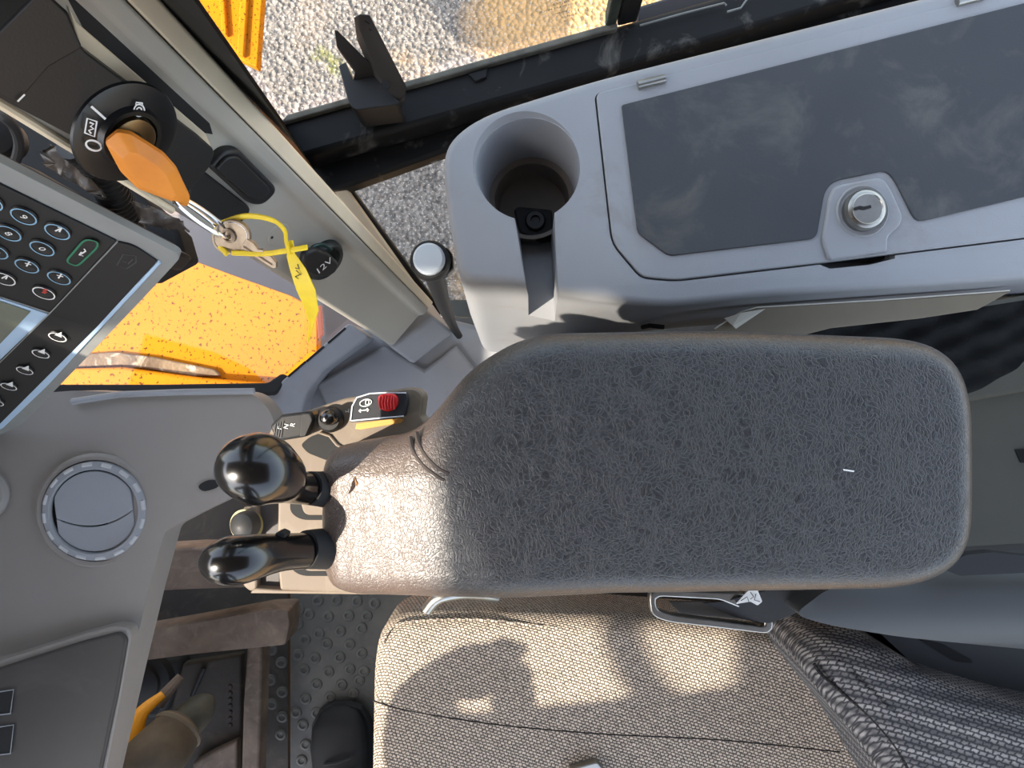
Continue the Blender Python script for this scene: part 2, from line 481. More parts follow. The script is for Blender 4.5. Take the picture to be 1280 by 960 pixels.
def fabric(name, c1, c2, dark, sx, sy, rot, stripe=None):
    m = mat(name, c1, 0.9, spec=0.2)
    nt = m.node_tree; b = nt.nodes['Principled BSDF']
    tc = [n for n in nt.nodes if n.type == 'TEX_COORD'][0]
    mp = nt.nodes.new('ShaderNodeMapping'); mp.inputs['Rotation'].default_value = (0, 0, R(rot))
    sp = nt.nodes.new('ShaderNodeSeparateXYZ'); nt.links.new(tc.outputs['Object'], sp.inputs[0])
    yz = nt.nodes.new('ShaderNodeMath'); yz.operation = 'SUBTRACT'; nt.links.new(sp.outputs[1], yz.inputs[0]); nt.links.new(sp.outputs[2], yz.inputs[1])
    cb = nt.nodes.new('ShaderNodeCombineXYZ'); nt.links.new(sp.outputs[0], cb.inputs[0]); nt.links.new(yz.outputs[0], cb.inputs[1])
    nz = nt.nodes.new('ShaderNodeTexNoise'); nz.inputs['Scale'].default_value = 330; nz.inputs['Detail'].default_value = 2
    nt.links.new(cb.outputs[0], nz.inputs['Vector'])
    sc = nt.nodes.new('ShaderNodeVectorMath'); sc.operation = 'SCALE'; sc.inputs['Scale'].default_value = 0.0030
    nt.links.new(nz.outputs['Color'], sc.inputs[0])
    ad = nt.nodes.new('ShaderNodeVectorMath'); nt.links.new(cb.outputs[0], ad.inputs[0]); nt.links.new(sc.outputs[0], ad.inputs[1])
    nt.links.new(ad.outputs[0], mp.inputs[0])
    br = nt.nodes.new('ShaderNodeTexBrick')
    br.inputs['Color1'].default_value = lin(c1); br.inputs['Color2'].default_value = lin(c2); br.inputs['Mortar'].default_value = lin(dark)
    br.inputs['Scale'].default_value = 1.0; br.inputs['Brick Width'].default_value = sx; br.inputs['Row Height'].default_value = sy
    br.inputs['Mortar Size'].default_value = sy * 0.36; br.inputs['Mortar Smooth'].default_value = 1.0
    nt.links.new(mp.outputs[0], br.inputs['Vector'])
    col = br.outputs['Color']
    if stripe:
        wv = nt.nodes.new('ShaderNodeTexWave'); wv.inputs['Scale'].default_value = stripe[0]; wv.inputs['Distortion'].default_value = 0.4
        mp2 = nt.nodes.new('ShaderNodeMapping'); mp2.inputs['Rotation'].default_value = (0, 0, R(stripe[1]))
        nt.links.new(tc.outputs['Object'], mp2.inputs[0]); nt.links.new(mp2.outputs[0], wv.inputs['Vector'])
        mx = nt.nodes.new('ShaderNodeMix'); mx.data_type = 'RGBA'; 
        ml = nt.nodes.new('ShaderNodeMath'); ml.operation = 'MULTIPLY'; ml.inputs[1].default_value = 0.75
        nt.links.new(wv.outputs['Fac'], ml.inputs[0]); nt.links.new(ml.outputs[0], mx.inputs[0])
        nt.links.new(col, mx.inputs[6]); mx.inputs[7].default_value = lin(dark); col = mx.outputs[2]
    nt.links.new(col, b.inputs['Base Color'])
    bp = nt.nodes.new('ShaderNodeBump'); bp.inputs['Strength'].default_value = 0.6; bp.inputs['Distance'].default_value = 0.001; bp.invert = True
    nt.links.new(br.outputs['Fac'], bp.inputs['Height']); nt.links.new(bp.outputs[0], b.inputs['Normal'])
    return m
M['fabric'] = fabric('woven_seat_fabric', (218, 202, 182), (194, 178, 160), (66, 62, 60), 0.0044, 0.0031, 18)
M['fabric2'] = fabric('striped_back_fabric', (160, 156, 152), (136, 133, 131), (50, 50, 54), 0.0066, 0.0040, 24, (22, 100))
M['fabric3'] = fabric('side_shade_dark_fabric', (58, 54, 52), (50, 47, 46), (30, 29, 29), 0.0062, 0.0036, 0)  # painted dark for the seat side's shade; seam and piping use it too

def glass(name, tint, refl):
    m = bpy.data.materials.new(name); m.use_nodes = True
    nt = m.node_tree; nt.nodes.clear()
    out = nt.nodes.new('ShaderNodeOutputMaterial')
    t = nt.nodes.new('ShaderNodeBsdfTransparent'); t.inputs[0].default_value = tint
    g = nt.nodes.new('ShaderNodeBsdfGlossy'); g.inputs['Roughness'].default_value = 0.03
    mx = nt.nodes.new('ShaderNodeMixShader'); mx.inputs[0].default_value = refl
    nt.links.new(t.outputs[0], mx.inputs[1]); nt.links.new(g.outputs[0], mx.inputs[2])
    nt.links.new(mx.outputs[0], out.inputs[0])
    return m
M['glass'] = glass('window_glass', (0.92, 0.94, 0.93, 1), 0.04)

def gravel():
    m = mat('gravel_ground', (170, 158, 146), 0.9)
    nt = m.node_tree; b = nt.nodes['Principled BSDF']
    tc = [n for n in nt.nodes if n.type == 'TEX_COORD'][0]
    def noise(s, d=4):
        n = nt.nodes.new('ShaderNodeTexNoise'); n.inputs['Scale'].default_value = s; n.inputs['Detail'].default_value = d
        nt.links.new(tc.outputs['Object'], n.inputs['Vector']); return n.outputs['Fac']
    def ramp(f, a, b_):
        r = nt.nodes.new('ShaderNodeMapRange'); r.inputs[1].default_value = a; r.inputs[2].default_value = b_
        nt.links.new(f, r.inputs[0]); return r.outputs[0]
    def mix(f, a, c):
        mx = nt.nodes.new('ShaderNodeMix'); mx.data_type = 'RGBA'; nt.links.new(f, mx.inputs[0])
        if isinstance(a, tuple): mx.inputs[6].default_value = lin(a)
        else: nt.links.new(a, mx.inputs[6])
        mx.inputs[7].default_value = lin(c); return mx.outputs[2]
    v = nt.nodes.new('ShaderNodeTexVoronoi'); v.inputs['Scale'].default_value = 55
    nt.links.new(tc.outputs['Object'], v.inputs['Vector'])
    c = mix(ramp(noise(70, 3), 0.35, 0.65), (150, 140, 132), (92, 84, 80))
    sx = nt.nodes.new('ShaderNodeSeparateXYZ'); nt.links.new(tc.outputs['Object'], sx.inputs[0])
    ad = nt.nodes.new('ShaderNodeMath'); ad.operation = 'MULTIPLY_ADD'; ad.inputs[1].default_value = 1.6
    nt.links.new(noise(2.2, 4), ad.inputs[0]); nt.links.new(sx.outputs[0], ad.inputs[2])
    c = mix(ramp(ad.outputs[0], 0.42, 0.72), c, (196, 154, 104))  # orange side paints the sunlit patch, the grey left over stands for shade
    c = mix(ramp(noise(3.1, 5), 0.63, 0.70), c, (120, 118, 62))
    c = mix(ramp(noise(120, 2), 0.60, 0.66), c, (196, 186, 176))
    nt.links.new(c, b.inputs['Base Color'])
    bp = nt.nodes.new('ShaderNodeBump'); bp.inputs['Strength'].default_value = 0.9; bp.inputs['Distance'].default_value = 0.02
    nt.links.new(v.outputs['Distance'], bp.inputs['Height']); nt.links.new(bp.outputs[0], b.inputs['Normal'])
    return m
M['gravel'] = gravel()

# ---------------------------------------------------------------- outside
gz = HC - 2.7
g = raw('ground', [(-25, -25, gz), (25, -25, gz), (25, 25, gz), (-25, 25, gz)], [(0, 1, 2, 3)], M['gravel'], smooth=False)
prop(g, 'gravel ground outside the side windows, painted grey for shade and orange for sun', kind='structure')

# yellow fender seen through the low front pane
fen = empty('machine_fender', P(300, 420, 1.4), 'orange-yellow painted machine fender seen through the low front pane', 'fender')
slab('top_plate', [(-60, 620), (-60, 250), (215, 316), (300, 347), (362, 369), (396, 388, 6), (396, 440), (380, 640)], 1.4, 0.03, M['yellow'], fen, r=2, bevel=0.006)
slab('muddy_ledge', [(60, 446), (140, 440), (190, 446), (268, 462), (275, 470), (240, 470), (150, 456), (60, 462)], 1.388, 0.012, M['rust'], fen, bevel=0.003)
slab('front_step', [(40, 462), (150, 459), (250, 472), (330, 478), (330, 520), (40, 520)], 1.37, 0.03, M['yellow'], fen, bevel=0.006)
slab('reflector', [(394, 384), (401, 381), (404, 418), (398, 424)], 1.37, 0.01, mat('reflector_red', (206, 104, 66), 0.4), fen, bevel=0.002)
ch = slab('chassis_deck', [(-100, 180), (260, 230), (480, 330), (520, 520), (200, 640), (-100, 640)], 1.75, 0.2, M['chassis'])
prop(ch, 'dull grey machine deck beyond the orange fender, under the pillar', 'deck')
st = empty('access_step', P(290, 30, 1.75), 'weathered yellow step plate outside at the top left', 'step')
slab('plate', [(60, -70), (332, -70), (321, 84, 3), (230, 40), (120, 10)], 1.75, 0.03, M['yellow'], st, bevel=0.004)
slab('rib', [(303, -70), (313, -70), (304, 70), (296, 66)], 1.735, 0.015, M['yellow'], st, bevel=0.003)
slab('rib', [(268, -70), (275, -70), (283, 44), (277, 40)], 1.735, 0.015, M['yellow'], st, bevel=0.003)

# ---------------------------------------------------------------- cab shell
fl = slab('floor', [(363, 1300), (363, 600), (560, 600), (560, 375), (1500, 375), (1500, 1300)], 1.25, 0.03, M['floor'])
prop(fl, 'dirty dark metal floor plate with raised dimples', kind='structure')
flw = slab('floor', [(-100, 1300), (-100, 560), (360, 560), (360, 1300)], 1.256, 0.03, M['floor2'])
prop(flw, 'dark footwell floor under the pedals', kind='structure')
dm = None
for (cx, cy) in [(398, 752), (420, 752), (446, 752), (470, 754), (388, 768), (412, 772), (436, 768), (460, 771), (398, 790), (425, 789), (450, 787), (380, 800),
                 (410, 806), (438, 804), (395, 822), (424, 822), (452, 818), (382, 838), (410, 840), (438, 836), (396, 856), (426, 855), (450, 850), (382, 872),
                 (412, 872), (440, 868), (396, 890), (380, 906), (384, 930), (376, 950), (396, 945), (372, 818), (372, 780), (372, 760), (455, 838), (372, 890)]:
    p = P(cx + random.uniform(-2, 2), cy + random.uniform(-2, 2), 1.25)
    if dm is None:
        dm = lathe('dimple', (0, 0, 0), (0, 0, 1), [(0.0105, 0), (0.009, 0.0022), (0.006, 0.003), (0.004, 0.0012), (0, 0.0008)], M['floor'], fl, seg=14)
        d = dm
    else:
        d = dm.copy(); C.objects.link(d)
    d.location = p
for (cx, cy) in [(352, 828), (340, 812), (353, 865), (353, 896), (351, 918), (338, 850), (340, 880)]:
    d = dm.copy(); C.objects.link(d); d.parent = flw; d.location = P(cx, cy, 1.256)
wf = box3('unseen_shade_wall_front', (-0.80, -0.95, 0), (-0.76, -0.33, 0.75), M['grey2']); prop(wf, 'unseen front cab wall below the windscreen, sized to shade the floor', kind='structure')  # out of view, height and width set to keep sun off the floor
# roof shades the rear of armrest and seat; front overhang added to block sun
rf = prism('ceiling', [Vector((x, y, 1.90)) for x, y in ((-0.955, -0.95), (1.0, -0.95), (1.0, 0.55), (-1.70, 0.55), (-1.70, -0.41), (-0.955, -0.41))], Vector((0, 0, 1)), 0.05, M['roof'], bevel=0.02); prop(rf, 'cab roof headliner with a front overhang added for shade', kind='structure')
wr = slab('wall_rear', [(1150, 380), (1150, 760), (1500, 760), (1500, 250), (1280, 300)], 0.93, 0.5, M['rear'], bevel=0.01)
prop(wr, 'dull grey-green panel behind the armrest', kind='structure')
slab('ledge', [(1195, 505), (1290, 489), (1500, 460), (1500, 270), (1195, 300)], 0.915, 0.03, M['rear'], wr, bevel=0.006)
slab('slot', [(1269, 562), (1300, 560), (1300, 580), (1276, 578)], 0.928, 0.004, M['rubber'], wr)
wu = box3('wall_back', (0.86, -0.95, 0), (0.90, 0.55, 0.70), M['rear']); prop(wu, 'rear cab wall', kind='structure')

# windscreen-side pillar
pl = Plane(P(490, 436, .80), P(535, 385, .80), P(-60, 93, .30))
pil = empty('trim_1', P(520, 440, .82), 'grey sloping pillar trim with cream outer side', kind='structure')
L0, S0, O0 = pl.q(490, 434), pl.q(533, 384), P(541, 377, .82)
L1, S1, O1 = pl.q(-60, 93), pl.q(96, -60), pl.q(150, -60) - pl.n * 0.004
bk = -pl.n * 0.05
def sec(t):
    l = L0.lerp(L1, t); s = S0.lerp(S1, t); o = O0.lerp(O1, t)
    e = (s - l)
    return [l + bk, l - pl.n * 0.004, l + e * 0.05, l + e * 0.78 , l + e * 0.86 + pl.n * 0.004, s + pl.n * 0.004, s, s + bk]
loft('face', [sec(i / 8) for i in range(21)], M['pillar'], pil, bevel=0.0018, seg=3, ang=12)
def sec2(t):
    s = S0.lerp(S1, t); o = O0.lerp(O1, t)
    e = o - s
    return [s + e * 0.06 + pl.n * 0.0035, s + e * 0.9 + pl.n * 0.002, o - pl.n * 0.004, o + bk, s + e * 0.06 + bk]
loft('outer_side', [sec2(i / 8) for i in range(21)], M['cream'], pil, bevel=0.0015)
tube('edge_trim', [pl.q(-60, 93), pl.q(215, 263)], 0.0022, M['cream'], pil, seg=8)
raw('plinth', [pl.q(490, 436), pl.q(541, 394), P(568, 417, .83), P(517, 456, .83),
               pl.q(490, 436) + bk, pl.q(541, 394) + bk, P(568, 417, .83) + Vector((-.03, .04, -.05)), P(517, 456, .83) + Vector((-.03, .03, -.05))],
    [(0, 1, 2, 3), (4, 5, 6, 7), (0, 1, 5, 4), (1, 2, 6, 5), (2, 3, 7, 6), (3, 0, 4, 7)], M['grey'], pil, bevel=0.004)
# groove shadow painted as a dark strip, with the inner strip beside it
onp('groove_shade', [(70, -30), (92, -30), (262, 154), (266, 168), (255, 166), (108, 42)], pl, 0.006, M['rubber'], pil, h=0.0006)
onp('inner_strip', [(86, 8), (96, 28), (258, 168), (267, 190), (262, 190), (100, 58)], pl, 0.006, M['cream'], pil, h=0.002, bevel=0.0008)
lathe('screw_cover', pl.q(348, 293), pl.n, [(0.0, 0.0008), (0.009, 0.0008), (0.0098, 0)], M['pillar'], pil, seg=24)
lathe('pin_hole', pl.q(339, 296), pl.n, [(0.0, 0.0012), (0.0011, 0.0012), (0.0012, 0)], M['rubber'], pil, seg=10)

# side window: sash rail, frame, posts, panes
w1 = empty('window_1', P(560, 120, .86), 'sliding side window in a scuffed black frame', kind='structure')
slab('sash_rail', [(345, 158), (357, 148), (755, 36), (1010, -36), (1400, -150), (1400, -95), (1165, -33), (745, 93), (372, 198)], 0.80, 0.045, M['blackrail'], w1, bevel=0.006)
slab('lower_frame', [(366, 190), (745, 88), (1165, -38), (1400, -110), (1400, -60), (760, 130), (566, 186), (432, 234), (410, 238)], 0.845, 0.03, M['blackrail'], w1, bevel=0.005)
slab('seal', [(350, 154), (358, 143), (755, 31), (772, 28), (772, 36), (755, 40)], 0.792, 0.02, mat('dusty_seal', (120, 116, 106), 0.85, bump=(60, .5, .002), var=(40, (84, 82, 76), .8)), w1, bevel=0.002)
def post(name, bot, top, m, par):
    return loft(name, [bot, top], m, par, bevel=0.003)
b0, b1 = P(412, 243, .80), P(352, 150, .80)
t0, t1 = pl.q(176, -20) - pl.n * 0.012, pl.q(236, -20) - pl.n * 0.004
dn = Vector((-.01, .012, -.04))
t0 = b0 + (t0 - b0) * 2.4; t1 = b1 + (t1 - b1) * 2.4
post('front_post', [b0, b1, b1 + dn, b0 + dn], [t0, t1, t1 + dn * .6, t0 + dn * .6], M['blackrail'], w1)
a_, b_ = P(353, 148, .80), P(764, 33, .80)
ob = Vector((.004, .012, 0))
pane = prism('pane', [a_ + ob, b_ + ob, b_ + ob + Vector((.025, .05, 1.05)), a_ + ob + Vector((-.15, .15, 1.05))], Vector((0, -1, 0)), 0.004, M['glass'], w1)
pane2 = prism('pane', [P(797, 12, .80), P(1400, -165, .80), P(1400, -165, .80) + Vector((0, .09, 1.05)), P(797, 12, .80) + Vector((0, .09, 1.05))], Vector((0, -1, 0)), 0.004, M['glass'], w1)
upv = Vector((0, .08, 1.05))
q0, q1 = P(771, 34, .80), P(796, 28, .80)
post('centre_post', [q0, q1, q1 + Vector((0, .03, 0)), q0 + Vector((0, .03, 0))], [q0 + upv, q1 + upv, q1 + upv + Vector((0, .03, 0)), q0 + upv + Vector((0, .03, 0))], M['black'], w1)
q0, q1 = P(756, 38, .80), P(770, 34, .80)
post('post_seal', [q0, q1, q1 + Vector((0, .02, 0)), q0 + Vector((0, .02, 0))], [q0 + upv, q1 + upv, q1 + upv + Vector((0, .02, 0)), q0 + upv + Vector((0, .02, 0))],
     mat('grimy_seal', (72, 80, 70), .7, var=(60, (40, 46, 40), .9)), w1)
slab('outer_rail', [(796, 8), (830, -2), (1400, -170), (1400, -130), (905, 8), (797, 33)], 0.815, 0.03, mat('brown_black_rail', (36, 26, 25), .5), w1, bevel=0.003)
tube('edge_strip', [P(800, 32, .793), P(850, 18, .793), P(905, 4, .793), P(908, 7, .793)], 0.0012, M['bezel'], w1, seg=6)
tube('edge_strip', [P(909, 15, .793), P(926, 10, .793), P(936, -4, .793)], 0.0012, M['bezel'], w1, seg=6)
slab('clip', [(585, 92), (609, 85), (608, 96), (594, 102)], 0.796, 0.006, M['rubber'], w1, bevel=0.001)
slab('clip', [(463, 137), (484, 131), (483, 140), (472, 143)], 0.796, 0.006, mat('dusty_clip', (110, 108, 102), .8), w1, bevel=0.001)
# low pane beside the storage box
w2 = empty('window_2', P(490, 280, 1.0), 'low side pane between pillar and storage box', kind='structure')
gp = Plane(P(432, 238, .87), P(575, 200, .87), P(545, 385, 1.03))
onp('pane', [(432, 236), (600, 180), (600, 400), (550, 395)], gp, 0.004, M['glass'], w2)
onp('pillar_seal', [(430, 236), (437, 234), (552, 388), (548, 400), (540, 396)], gp, 0.01, M['rubber'], w2, h=0.004, bevel=0.002)
onp('pillar_flange', [(414, 236), (431, 234), (541, 388), (535, 400), (525, 372)], gp, 0.02, M['cream'], w2, h=0.012, bevel=0.002)
# printed marks on the panes (seen upside down from inside)
wx = (P(735, 20, .6) - P(690, 33, .6)).normalized()
def pane_text(s, x, y, size):
    q = ppl.off(0.0006); o = q.q(x, y); ex = (q.q(x + 20, y - 5.2) - o).normalized(); ey = (q.q(x, y - 10) - o)
    text('print', s, o, ex, ey, size, M['printdk'], w1)
ppl = Plane(a_ + ob, b_ + ob, b_ + ob + Vector((.01, .02, .42)))
for s, x, y, z in (('630100-1', 704, 3, .0062), ('BOOM SAA PPT 100', 698, 9.5, .0048), ('-046796', 700, 16, .0048), ('ASTMES', 711, 20, .0050), ('B - - - - - -', 715, 24, .0046)):
    pane_text(s, x, y, z)
strokes('print', [ell(729, 12.5, 6, 5)], ppl, .0005, M['printdk'], w1, h=.0006)
strokes('print', [[(709, 10), (719, 7), (719, 13), (709, 16), (709, 10)]], ppl, .0005, M['printdk'], w1, h=.0006)
def pane_text2(s, x, y, size):
    q = gp.off(0.0006); o = q.q(x, y); ex = (q.q(x + 20, y - 4) - o).normalized(); ey = (q.q(x, y - 10) - o)
    text('print', s, o, ex, ey, size, M['printdk'], w2)
for s, x, y, z in (('GLAS.2016', 533, 212, .0055), ('SAFETY 046', 535, 219, .0042), ('TEMPERED', 538, 224, .0034)): pane_text2(s, x, y, z)

# low front pane over the fender
w3 = empty('window_3', P(240, 460, .86), 'low front pane over the orange fender', kind='structure')
fp = Plane(P(100, 480, .80), P(330, 488, .82), P(420, 395, .86))
onp('pane', [(60, 488), (60, 260), (250, 270), (440, 392), (420, 410), (330, 488)], fp.off(-0.01), 0.004, M['glass'], w3)
onp('seal', [(60, 480), (200, 480), (335, 478), (352, 466), (362, 470), (345, 492), (60, 500)], fp, 0.02, M['rubber'], w3, r=4, bevel=0.003)

# ---------------------------------------------------------------- moulded ledge under the pillar
led = empty('trim_2', P(450, 500, .85), 'blue-grey moulded ledge with slots at the foot of the pillar', kind='structure')
slab('shelf', [(352, 478), (440, 412), (485, 405), (560, 398), (650, 420), (640, 600), (500, 640), (330, 600), (330, 490)], 0.86, 0.05, M['grey'], led, bevel=0.006)
slab('rim', [(326, 492), (350, 478), (436, 403, 6), (462, 421, 6), (405, 462), (382, 492, 10), (372, 540), (330, 540)], 0.825, 0.05, M['grey'], led, r=3, bevel=0.006)
for (x, y) in ((370, 462), (393, 443), (420, 420)):
    slab('slot', [(x - 11, y + 8), (x + 11, y - 11), (x + 13, y - 9), (x - 9, y + 10)], 0.8245, 0.002, M['rubber'], led)
slab('raised_step', [(395, 480), (480, 432), (530, 462), (570, 430), (600, 470), (560, 520), (420, 540)], 0.852, 0.03, M['grey'], led, bevel=0.004)

# ---------------------------------------------------------------- dashboard
def dz(x, y):
    # gentle roll towards the edges
    d = max(0.0, -0.36 - x); e = max(0.0, x + 0.27)
    return -0.35 * d * d - 0.9 * e * e - 0.10 * max(0, -y - 0.2) ** 2
dash = empty('dashboard', P(60, 960, 1.2), 'grey-brown moulded dashboard panel with a round air vent', 'dashboard')
db = slab('panel', [(-120, 545), (-20, 505), (40, 492), (95, 488), (150, 490), (318, 490, 20), (345, 525, 20), (335, 580, 20), (290, 622), (236, 648), (206, 664, 8), (184, 745), (160, 845), (122, 1010), (-120, 1010)],
          0.67, 0.035, M['grey2'], dash, r=12, zgrid=0.025, zfun=dz, bevel=0.014, seg=4, ang=50)
tube('window_lip', [P(90, 502, .665), P(150, 493, .664), P(230, 490, .664), P(318, 489, .668)], 0.003, M['grey'], dash, seg=8)
def dq(x, y, h=0.0):
    p = P(x, y, .67); return p + Vector((0, 0, dz(p.x, p.y) + h))
slab('grip_hole', [(246, 608), (258, 600), (277, 600), (272, 610), (254, 615)], 0.6685, 0.006, M['rubber'], dash, r=6)
# dark lower pocket panel
slab('pocket_rim', [(-60, 842), (0, 826), (100, 794), (140, 783), (160, 785, 6), (163, 796), (150, 870), (128, 980), (-60, 980)], 0.655, 0.03, M['grey2'], dash, r=4, bevel=0.006)
slab('pocket_panel', [(-60, 852), (0, 835), (100, 803), (150, 790, 8), (158, 800), (146, 868), (122, 980), (-60, 980)], 0.651, 0.03, mat('scuffed_brown_panel', (70, 66, 62), .55, bump=(900, .2, .0006), var=(5, (60, 56, 53), .8), dirt=(7, (104, 98, 92), .55, .8, .5, .8)), dash, r=4, bevel=0.004)
for yy, h_ in ((862, 34), (906, 40)):
    slab('pocket_slot', [(-20, yy + 6), (17, yy), (13, yy + h_ - 4), (-20, yy + h_)], 0.6495, 0.004, M['rubber'], dash, bevel=0.0008)
    strokes('slot_edge', [[(-20, yy + 6), (17, yy), (13, yy + h_ - 4), (-20, yy + h_)]], flat(0.649), 0.0012, M['grey'], dash)
# out-of-view binnacle added past the panel to keep sun off the dashboard
bn = prism('dash_sun_blocker', [Vector((-.60, y, z)) for y, z in ((-.52, .35), (.12, .35), (.12, 1.06), (-.40, 1.06), (-.44, .95), (-.52, .93))], Vector((1, 0, 0)), .22, M['grey2'], None, bevel=0.025, seg=4); prop(bn, 'unseen added grey binnacle beyond the left edge of the dashboard', 'blocker')

# air vent
vc = dq(121, 638)
vn = Vector((0.10, -0.03, 1)).normalized()
vent = empty('air_vent', vc, 'round grey air vent with a ribbed ring on the dashboard', 'air vent')
lathe('collar', vc, vn, [(0.0535, -0.004), (0.0535, 0.001), (0.0510, 0.0035), (0.0475, 0.003), (0.0465, -0.004)], M['grey2'], vent, seg=56)
lathe('ring', vc, vn, [(0.0465, -0.006), (0.0462, 0.004), (0.0450, 0.006), (0.0395, 0.007), (0.0385, 0.004), (0.0385, -0.006)], M['grey'], vent, seg=56)
u = (Vector((1, 0, 0)) - vn * vn.x).normalized(); w = vn.cross(u)
lugm = mat('pale_lug', (186, 186, 186), .5)
for i in range(16):
    a = 2 * math.pi * (i + .3) / 16
    c = vc + (u * math.cos(a) + w * math.sin(a)) * 0.0435 + vn * 0.0052
    t = (-u * math.sin(a) + w * math.cos(a))
    tube('lug', [c - t * 0.0045, c - t * 0.0025, c + t * 0.0025, c + t * 0.0045], 0.0021, lugm, vent, seg=8)
vpl = Plane(vc, vc + u, vc + w)
def disc_pts(sgn):
    out = []
    r_ = 0.0375
    a_s, a_e = (R(-4), R(184)) if sgn > 0 else (R(184), R(356))
    tilt = R(6)
    for i in range(25):
        a = a_s + (a_e - a_s) * i / 24
        x = max(-0.034, min(0.034, r_ * math.cos(a))); y = r_ * math.sin(a)
        out.append((x, y))
    x0, y0 = out[-1]; x1, y1 = out[0]
    for i in range(1, 16):
        t = i / 16
        x = x0 + (x1 - x0) * t; y = y0 + (y1 - y0) * t - 0.011 * 4 * t * (1 - t) 
        out.append((x, y - (0.0006 if sgn < 0 else -0.0006)))
    return [vc + (u * math.cos(tilt) + w * math.sin(tilt)) * x + (-u * math.sin(tilt) + w * math.cos(tilt)) * y + vn * 0.005 for x, y in out]
prism('flap', disc_pts(1), vn, 0.003, M['grey'], vent, bevel=0.0008)
prism('flap', disc_pts(-1), vn, 0.003, M['grey'], vent, bevel=0.0008)
lathe('throat', vc, vn, [(0.0386, 0.0015), (0, 0.0015)], M['rubber'], vent, seg=40)

# knob edge at the far left of the dashboard
kp = dq(-22, 618)
kk = lathe('dash_knob', kp, (0.15, 0, 1), [(0.024, -0.002), (0.023, 0.008), (0.019, 0.012), (0, 0.013)], M['grey2'], None, seg=32)
prop(kk, 'rounded grey knob cut by the left edge beside the air vent', 'knob')

# ---------------------------------------------------------------- ignition box on the pillar
ig = empty('ignition_switch', pl.q(160, 165), 'black ignition switch box with printed dial on the pillar', 'ignition switch')
hp = pl.off(0.016)
onp('housing', [(-40, 95), (-10, 52, 20), (52, -14, 14), (86, 16), (103, 62, 10), (270, 188, 8), (262, 210), (228, 250, 6), (120, 186), (20, 134), (-20, 112)], pl, 0.016, M['black'], ig, r=3, h=0.016, bevel=0.003)
onp('hood', [(-40, 95), (-12, 50, 16), (52, -14, 14), (84, 16), (104, 60, 6), (62, 84), (22, 130, 4), (-20, 110)], pl, 0.014, M['black'], ig, r=3, h=0.026, bevel=0.004)
dc = hp.q(158, 166)
du, dv = hp.basis()
lathe('dial', dc, pl.n, [(0.0275, 0), (0.0268, 0.0012), (0.024, 0.0022), (0.0165, 0.0032), (0.0150, 0.0060), (0.0128, 0.0060), (0.0118, 0.003), (0, 0.003)], mat('dial_black', (20, 21, 23), .35), ig, seg=48)
lathe('lock_barrel', dc, pl.n, [(0.0112, 0), (0.0112, 0.0070), (0.0100, 0.0078), (0, 0.0076)], mat('worn_brass', (120, 96, 66), .35, metal=.9), ig, seg=32)
mk = pl.off(0.016 + 0.0046)
strokes('symbol_off', [ell(117, 182, 10, 6, 16, .35)], mk, .0010, M['white'], ig)
strokes('symbol_heat', [[(109, 148), (121, 152), (118, 171), (106, 166), (109, 148)], [(112, 153), (117, 155), (113, 158), (117, 161), (111, 163), (114, 167)]], mk, .0009, M['white'], ig)
strokes('symbol_on', [[(114, 133), (132, 149)]], mk, .0011, M['white'], ig)
strokes('symbol_engine', [ell(174, 138, 6.5, 7.5, 16), [(170, 131), (170, 128), (178, 129), (178, 132)], ell(174, 138, 3.2, 3.6, 10)], pl.off(.016 + .0046), .0008, M['white'], ig)
strokes('edge_mark', [[(22, 127), (31, 118)]], pl.off(.027), .0008, M['white'], ig)

# switches on the pillar
s1 = onp('switch_blank', [(262, 210, 8), (280, 189, 10), (300, 188, 8), (349, 238, 10), (330, 258, 12), (312, 256, 8)], pl, 0.008, M['black'], None, r=6, h=0.006, bevel=0.002)
prop(s1, 'black rounded rocker blank on the pillar beside the ignition box', 'switch')
s2 = onp('switch_blank', [(236, 222), (252, 212), (316, 262, 8), (300, 282, 6), (276, 276), (236, 250)], pl, 0.005, M['black'], None, r=3, h=0.003, bevel=0.0015)
prop(s2, 'flat black blank plate under the hanging keys on the pillar', 'switch')
onp('insert', [(270, 212, 6), (284, 197, 8), (298, 196, 6), (340, 238, 8), (328, 250, 8), (314, 248, 6)], pl, 0.003, M['black'], s1, r=5, h=0.0085, bevel=0.001)

# ignition key with orange grip
kpl = Plane(pl.off(.030).q(145, 170), pl.off(.034).q(165, 160), pl.off(.046).q(235, 250))
key = empty('ignition_key', dc + pl.n * .008, 'ignition key with a faceted orange grip turned in the lock', 'key')
gpts = rounded([(131, 178), (147, 165), (163, 168), (204, 194), (220, 212), (238, 250), (233, 259), (210, 250), (172, 236), (150, 214)], 4)
n_ = kpl.n
outer = [kpl.q(*p) for p in gpts]
cen = sum(outer, Vector()) / len(outer)
inner = [cen + (p - cen) * 0.62 + n_ * 0.004 for p in outer]
loft('grip', [[p - n_ * 0.006 for p in [cen + (q - cen) * .8 for q in outer]], [p - n_ * 0.003 for p in outer], outer, inner], M['orange'], key, bevel=0.0006, ang=20)
tube('shank', [dc + pl.n * 0.007, kpl.q(172, 186) - n_ * 0.003], 0.0045, M['rubber'], key, seg=10)
raw('ring_eye', *(lambda b: (b, [(0, 1, 2, 3)]))([kpl.q(214, 246) + n_ * .0006, kpl.q(224, 244) + n_ * .0006, kpl.q(228, 254) + n_ * .0006, kpl.q(216, 254) + n_ * .0006]), M['rubber'], key, smooth=False)

